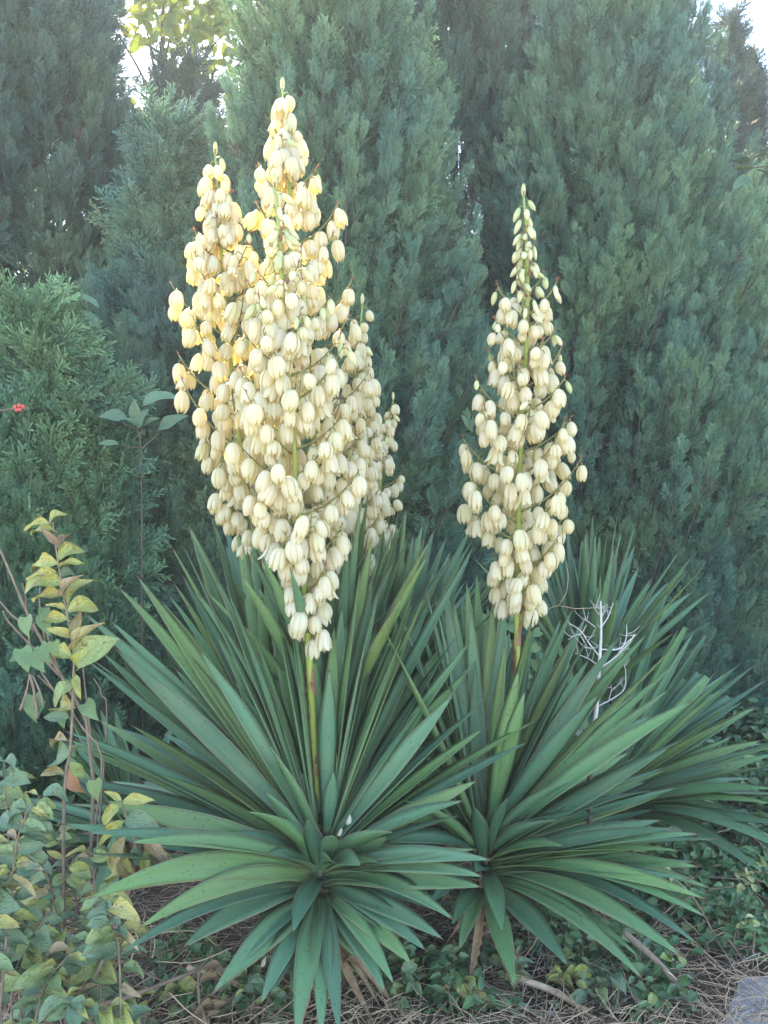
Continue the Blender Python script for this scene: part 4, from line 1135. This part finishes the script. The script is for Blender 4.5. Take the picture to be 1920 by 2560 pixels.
# its nearest twigs hang into the gap, leaf by leaf
for tw in [[(600, -90), (545, -30), (500, 40), (470, 95)], [(600, -90), (480, -20), (420, 30), (400, 90)], [(600, -90), (400, -40), (370, 20), (350, 100)], [(620, -80), (570, 20), (540, 60), (480, 70)]]:
    o, pts = stem_obj(dec, [P(x, y, 7.9) for x, y in tw], 0.012, 0.004, 'bark', 'twig', 14)
    for i in range(3, 15):
        for q in range(2):
            b = pts[i]; dv = Vector((rs.uniform(-1, 1), rs.uniform(-.6, .3), rs.uniform(-1, .15))).normalized()
            place_leaf(dec, rs.choice(LM['autumn']), b + dv * 0.02, b + dv * rs.uniform(0.12, 0.19), (0, -1, .3), r=rs, jit=.8)
leafy_tree('golden sunlit bush glimpsed under the conifers past the ivy', 1930, 11.5, 3.4, 1.6, 0.3, 900, 4)
leafy_tree('yellow-green bush glimpsed between trunks behind the flowerless yucca', 1080, 10.0, 4.6, 2.0, 0.3, 900, 5)

# ------------------------------------------------------------------ bleached dead branch
def q8(x, y, d=2.78): return P(C8[0] + x / C8[2], C8[1] + y / C8[2], d)
db = q8(700, 1400, 2.78); db.z = 0
dd_ = thing('dead_branch', 'bleached white leafless branch standing between the yuccas', 'branch', db)
for path, r0, r1 in [([q8(712, 1190), q8(735, 1050), q8(750, 830), q8(760, 640), q8(757, 480)], 0.017, 0.005), ([q8(750, 830), q8(690, 790), q8(620, 760)], 0.004, 0.002), ([q8(752, 780), q8(690, 700), q8(650, 640), q8(590, 600)], 0.005, 0.0022), ([q8(680, 720), q8(640, 660), q8(580, 690)], 0.003, 0.0015),
                     ([q8(757, 740), q8(850, 740), q8(900, 700), q8(950, 660)], 0.005, 0.002), ([q8(745, 850), q8(850, 770), q8(920, 690), q8(940, 655)], 0.006, 0.002), ([q8(860, 760), q8(895, 680), q8(898, 605)], 0.004, 0.0015), ([q8(762, 620), q8(800, 560), q8(825, 490)], 0.004, 0.0018),
                     ([q8(760, 560), q8(730, 530), q8(735, 500)], 0.002, 0.001), ([q8(735, 1050), q8(830, 1000), q8(885, 950), q8(892, 860), q8(880, 820)], 0.005, 0.002), ([q8(800, 1020), q8(815, 960), q8(812, 930)], 0.003, 0.0015), ([q8(712, 1190), q8(660, 1230), q8(620, 1180)], 0.004, 0.002), ([q8(690, 1210), q8(660, 1200), q8(655, 1160)], 0.003, 0.0015),
                     ([q8(690, 790), q8(680, 740), q8(660, 720)], 0.002, 0.001), ([q8(728, 620), q8(690, 590), q8(665, 570)], 0.003, 0.001)]:
    o_, pp_ = stem_obj(dd_, path, r0 * .55, r1 * .6, 'pale', 'twig', 14, 6)
    for q in range(3 if r0 < .01 else 7):
        k_ = rs.randrange(5, 14); e_ = pp_[k_] + Vector((rs.uniform(-.05, .05), rs.uniform(-.03, .03), rs.uniform(.0, .06)))
        stem_obj(dd_, [pp_[k_], (pp_[k_] + e_) / 2 + Vector((0, 0, -.006)), e_], 0.0014, 0.0006, 'pale', 'twig', 5, 4)
stem_obj(dd_, [db, q8(700, 1300), q8(712, 1190)], 0.011, 0.0095, 'bark', 'barked_stem', 8, 7)
tl = thing('dry_tendril', 'thin dry tendril strung across the upright yucca leaves', 'tendril', q8(470, 525, 3.3))
stem_obj(tl, [q8(470, 525, 3.3), q8(530, 505, 3.3), q8(620, 520, 3.3), q8(740, 515, 3.3), q8(830, 512, 3.3)], 0.0015, 0.0012, 'straw', 'stem', 14, 4)
stem_obj(tl, [q8(525, 510, 3.3), q8(570, 440, 3.3), q8(582, 360, 3.3), q8(578, 300, 3.3)], 0.0015, 0.0012, 'straw', 'stem', 14, 4)

# ------------------------------------------------------------------ glossy small-leaved shrub on the right
gb = P(1800, 2440, 2.5); gb.z = 0
gs = thing('glossy_shrub', 'low shrub of small glossy leaves with pale yellow shoots by the pavement', 'shrub', gb)
rg = random.Random(5)
for i in range(38):
    x1 = rg.uniform(1590, 1960); y1 = rg.uniform(2160, 2420)
    d = rg.uniform(2.45, 2.95)
    bpt = Vector((gb.x + rg.uniform(-.25, .2), d + rg.uniform(-.05, .1), 0))
    tip = P(x1, y1, d); tip.z = max(tip.z, 0.08)
    o, pts = stem_obj(gs, [bpt, (bpt + tip) / 2 + Vector((0, 0, .06)), tip], 0.004, 0.0015, 'twig', n=12, sides=5)
    yng = rg.random() < 0.22
    for k in range(4, 13):
        for sgn in (-1, 1):
            if rg.random() < .25: continue
            a = rg.uniform(0, 6.28); dv = Vector((math.cos(a), math.sin(a) - .2, rg.uniform(-.2, .6))).normalized()
            L = rg.uniform(0.030, 0.048)
            place_leaf(gs, rg.choice(LM['young' if (yng and k > 9) else 'glossy']), pts[k] + dv * .004, pts[k] + dv * L, (0, -.5, 1), r=rg, jit=.6)

# ------------------------------------------------------------------ seedlings in the litter
weeds = [(880, 2470, 2.42, 'spotted'), (1065, 2430, 2.46, 'yellowish'), (720, 2510, 2.38, 'dark'), (560, 2530, 2.36, 'broad'), (1190, 2440, 2.5, 'toothed'), (1010, 2530, 2.36, 'grey-green'), (1400, 2440, 2.48, 'clustered'), (1560, 2400, 2.52, 'spreading'), (1640, 2470, 2.42, 'small'), (1480, 2500, 2.40, 'sparse'), (1130, 2500, 2.42, 'tiny'), (1290, 2490, 2.40, 'pale')]
spots_ = ['under the front yucca leaves', 'beside the straw right of the front rosette', 'among the lowest front leaves', 'beside the dry runners', 'between the two big rosettes', 'in the open straw', 'below the sweeping leaves', 'next to the glossy shrub', 'near the pavement corner', 'in front of the dry stem', 'in the straw between the rosettes', 'along the dry stem']
for i, (x, y, d, adj) in enumerate(weeds):
    b = P(x, y, d); b.z = 0.0
    wd = thing('seedling', '%s leafy green seedling %s' % (adj, spots_[i]), 'seedling', b, 'seedlings in the litter')
    hgt = rg.uniform(0.05, 0.11)
    for q in range(3):
        tip = b + Vector((rg.uniform(-.06, .06), rg.uniform(-.05, .05), hgt * rg.uniform(.6, 1.2)))
        o, pts = stem_obj(wd, [b + Vector((0, 0, -.01)), (b + tip) / 2 + Vector((rg.uniform(-.015, .015), 0, .01)), tip], 0.002, 0.001, 'twig', n=6, sides=4)
        for k in range(2, 7):
            a = rg.uniform(0, 6.28); dv = Vector((math.cos(a), math.sin(a), rg.uniform(-.1, .6))).normalized()
            place_leaf(wd, rg.choice(LM['green'] + LM['heart'][:1] + LM['glossy'][:1]), pts[k] + dv * .004, pts[k] + dv * rg.uniform(0.03, 0.055), (0, -.5, 1), r=rg, jit=.5)

zones = [(430, 640, 'by the withered leaves on the fallen branch'), (640, 960, 'below the drooping tips of the front rosette'), (960, 1240, 'in the straw below the gap between the rosettes'), (1240, 1600, 'in the straw below the lone-spike rosette')]
kinds = [('green spotted', 'green'), ('yellowing', 'yellow'), ('shiny dark green', 'glossy')]
for x0, x1, where in zones:
    for adj, lk in kinds:
        x = rg.uniform(x0, x1); y = rg.uniform(2400, 2545); d = 1.5 * F / (y - 1280)
        b = P(x, y, d); b.z = 0
        wd = thing('seedling', '%s weed seedling %s' % (adj, where), 'seedling', b, 'seedlings in the litter')
        for q in range(4):
            tip = b + Vector((rg.uniform(-.08, .08), rg.uniform(-.05, .05), rg.uniform(.03, .10)))
            o, pts = stem_obj(wd, [b + Vector((0, 0, -.01)), (b + tip) / 2 + Vector((0, 0, .012)), tip], 0.0018, 0.0009, 'twig', n=5, sides=4)
            for k in range(2, 6):
                a = rg.uniform(0, 6.28); dv = Vector((math.cos(a), math.sin(a), rg.uniform(-.1, .6))).normalized()
                place_leaf(wd, rg.choice(LM[lk]), pts[k] + dv * .004, pts[k] + dv * rg.uniform(0.035, 0.065), (0, -.5, 1), r=rg, jit=.5)

# pale bindweed lit in the opening behind the lone-spike rosette
bb = Vector((cx(1210, 3.45), 3.45, 0))
bv = thing('bindweed', 'pale green bindweed climbing in the opening beside the lone flower stalk', 'vine', bb)
for i in range(9):
    e = P(rg.uniform(1140, 1380), rg.uniform(1480, 1700), 3.45 + rg.uniform(-.08, .08))
    o, pts = stem_obj(bv, [bb + Vector((rg.uniform(-.1, .1), 0, 0)), Vector((e.x * .5 + bb.x * .5 + rg.uniform(-.08, .08), 3.45, e.z * .55)), e], 0.0025, 0.0012, 'heartstem', n=14, sides=4)
    for k in range(7, 15):
        if rg.random() < .25: continue
        dv = Vector((rg.uniform(-1, 1), rg.uniform(-1, 0), rg.uniform(-.8, .3))).normalized()
        place_leaf(bv, rg.choice(LM['heart']), pts[k] + dv * .015, pts[k] + dv * rg.uniform(.05, .085), (0, -1, .6), r=rg, jit=.5)
od = place_leaf(None, leaf_mesh(91, MAT['rust'], 0.42, 'ovate', .4, .6, .06), P(172, 1925, 2.42), P(205, 1985, 2.40), (0, -1, .3), 'curled_dead_leaf', rg, .2)
od['label'] = 'curled rust-orange dead leaf caught behind the tall shrub stem'; od['category'] = 'dead leaf'

# ------------------------------------------------------------------ ivy, straw, litter
def ivy(name, label, n, fn, seed, sz=(0.03, 0.06)):
    r = random.Random(seed); g = np.random.RandomState(seed)
    P_, D_, S_ = [], [], []
    while len(P_) < n:
        p = fn(r)
        if p is None: continue
        P_.append(p); D_.append(Vector((r.uniform(-1, 1), r.uniform(-1, .6), r.uniform(-.35, .35))).normalized()); S_.append(r.uniform(*sz))
    rot = np.zeros((n, 3), dtype=np.float32)
    for i in range(n):
        z = Vector((r.uniform(-.6, .6), r.uniform(-.9, .3), 1)).normalized(); y = D_[i]; x = y.cross(z).normalized(); z = x.cross(y)
        rot[i] = Matrix(((x.x, y.x, z.x), (x.y, y.y, z.y), (x.z, y.z, z.z))).to_euler('XYZ')
    o = scatter(name, GI, P_, rot, S_, g.randint(0, 6, n))
    o['label'] = label; o['category'] = 'ground cover'
    return o
def f_ivy(r):
    y = 3.0 + 5.5 * r.random() ** 1.3; x = r.uniform(0.30, 0.62) * y + .1
    if x < 0.31 * y + 0.12 * math.sin(y * 5): return None
    h = 0.16 + 0.10 * math.sin(x * 5 + y * 3) + 0.06 * math.sin(x * 13 + y * 11)
    return Vector((x, y, max(0.02, h * math.sqrt(r.random()))))
ivy('ground_ivy', 'dense carpet of small ivy leaves spreading past the right-hand yuccas', 13000, f_ivy, 1, (0.035, 0.065))
def f_low(r):
    x = r.uniform(-0.75, 1.35); y = r.uniform(2.24, 3.1)
    if x > 0.92 and y < 2.55: return None
    h = 0.065 + 0.06 * math.sin(x * 9 + y * 8) + (0.02 if x > .5 else -0.005)
    if h < 0.05: return None
    return Vector((x, y, max(0.015, h * r.random())))
ivy('creeping_groundcover', 'patchy small-leaved creeper under the sweeping yucca leaves', 3000, f_low, 2, (0.022, 0.045))
def f_back(r):
    x = r.uniform(-2.5, 1.2); y = r.uniform(3.2, 4.6)
    h = 0.22 + 0.15 * math.sin(x * 6 + y * 3)
    return Vector((x, y, max(0.02, h * r.random())))
ivy('hedge_foot_creeper', 'weedy creeper at the foot of the hedge', 2200, f_back, 3, (0.03, 0.06))

def straw(name, label, n, fn, seed, Lr=(0.04, 0.16), rad=(0.0009, 0.0022), mat=('straw', 'twig', 'pale')):
    r = random.Random(seed); mb = MB()
    for i in range(n):
        p = fn(r)
        if p is None: continue
        a = r.uniform(0, 6.28); L = r.uniform(*Lr); up = abs(r.gauss(0, 0.28))
        dv = Vector((math.cos(a), math.sin(a), up)).normalized() * L
        q = r.uniform(*rad); m = p + dv * .5 + Vector((r.uniform(-1, 1), r.uniform(-1, 1), r.uniform(-.3, 1))) * L * .08
        mb.tube([p, m, p + dv], [q, q, q * .6], 3, r.choices((0, 1, 2), (6, 3, .12))[0], cap=False)
    o = put(name, mb.build(name, [MAT[k] for k in mat]))
    o['kind'] = 'stuff'; o['label'] = label; o['category'] = 'straw'
    return o
straw('dry_straw', 'loose dry straw and twigs littering the soil under the yuccas', 6000, lambda r: Vector((r.uniform(-1.4, 1.25), 2.12 + 1.1 * r.random() ** 1.4, r.uniform(0.0, 0.06))), 1, (0.03, 0.15), (0.0007, 0.0017))
straw('back_litter', 'dry stalks lying at the foot of the hedge', 1200, lambda r: Vector((r.uniform(-3, 2.0), r.uniform(3.1, 5.0), r.uniform(0.0, 0.08))), 2, (0.1, 0.4))
def dead_tuft(label, x, y, d, n, seed):
    r = random.Random(seed); b = P(x, y, d); b.z = max(0.0, b.z - 0.03)
    t = thing('dead_leaf_clump', label, 'dead leaves', b)
    for i in range(n):
        a = r.uniform(0, 6.28); p = b + Vector((r.uniform(-.03, .03), r.uniform(-.03, .03), r.uniform(0.0, .05)))
        dv = Vector((math.cos(a), math.sin(a), r.uniform(-.3, .6))).normalized()
        place_leaf(t, r.choice(LM['dead']), p, p + dv * r.uniform(.035, .07), (0, -.4, 1), r=r, jit=.8)
dead_tuft('withered grey-brown leaves caught on the fallen branch', 532, 2440, 2.2, 7, 1)
dead_tuft('crumpled straw-coloured dead leaves on the ground below the fallen branch', 505, 2535, 2.2, 10, 2)
dead_tuft('brown dead leaves beside the base of the front rosette', 855, 2405, 2.3, 3, 3)
# thick dry stems lying on the soil
for a, b, rr, lb in [((1265, 2440), (1470, 2590), 0.011, 'thick pale dry stem lying on the soil below the lone-spike rosette'), ((1190, 2510), (1310, 2610), 0.009, 'thin split dry stem lying beside the thick one'), ((1560, 2330), (1740, 2420), 0.010, 'grey dry stick pointing at the glossy shrub'), ((470, 2420), (720, 2350), 0.011, 'reddish dry stalk under the drooping leaves of the front rosette')]:
    pa = P(*a, 2.40); pb = P(*b, 2.28); pa.z = max(pa.z, 0.03); pb.z = 0.02
    t = thing('dry_stick', lb, 'stick', pa)
    stem_obj(t, [pa, (pa + pb) / 2 + Vector((0.01, 0, .012)), pb], rr, rr * .75, 'straw' if rr > .0105 else 'twig', 'stem', 10, 8)
    mb = MB(); mid = (pa + pb) / 2
    mb.blade(mid + Vector((0, 0, rr * .8)), mid + (pb - pa) * .2 + Vector((.01, -.01, rr + .012)), rr * 1.3, (0, 0, 1), 0, .1, 3)
    put('sheath', mb.build('sheath', MAT['straw'], org=mid), t, Matrix.Translation(mid))
# fallen white petals caught on the leaves
for (x, y, d, L, lb) in [(868, 2050, 2.33, .03, 'white petal caught upright in the heart of the front rosette'), (845, 2078, 2.33, .025, 'small white petal sliver in the heart of the front rosette'), (655, 2405, 2.16, .026, 'white shrivelled petal on a drooping front leaf'), (703, 2425, 2.15, .03, 'curled white petal scrap on the next drooping leaf')]:
    me = leaf_mesh(int(x), MAT['petal'], 0.45, 'ovate', .5, .4, .08)
    o = place_leaf(None, me, P(x, y + 12, d), P(x + 8, y + 12 - L * F / d * .8, d), (0, -1, .4), 'fallen_petal', rs, .3)
    o['label'] = lb; o['category'] = 'petal'

# ------------------------------------------------------------------ added volume imitating lens glare
GLARE_VEIL = 0.0042
if GLARE_VEIL:
    bm = bmesh.new(); bmesh.ops.create_cube(bm, size=1)
    me = bpy.data.meshes.new('glare_veil'); bm.to_mesh(me); bm.free()
    hz = bpy.data.objects.new('glare_veil', me); COL.objects.link(hz)
    hz.scale = (150, 170, 11.2); hz.location = (0, 40, 4.6)
    hm = bpy.data.materials.new('glare_veil'); hm.use_nodes = True
    t_ = hm.node_tree; t_.nodes.clear()
    ho = t_.nodes.new('ShaderNodeOutputMaterial'); pv = t_.nodes.new('ShaderNodeVolumePrincipled')
    pv.inputs['Color'].default_value = (0.74, 0.85, 1.0, 1); pv.inputs['Density'].default_value = GLARE_VEIL
    pv.inputs['Anisotropy'].default_value = 0.3
    t_.links.new(pv.outputs[0], ho.inputs['Volume']); me.materials.append(hm)
    hz['kind'] = 'stuff'; hz['label'] = 'pale bluish volume added to imitate lens glare'
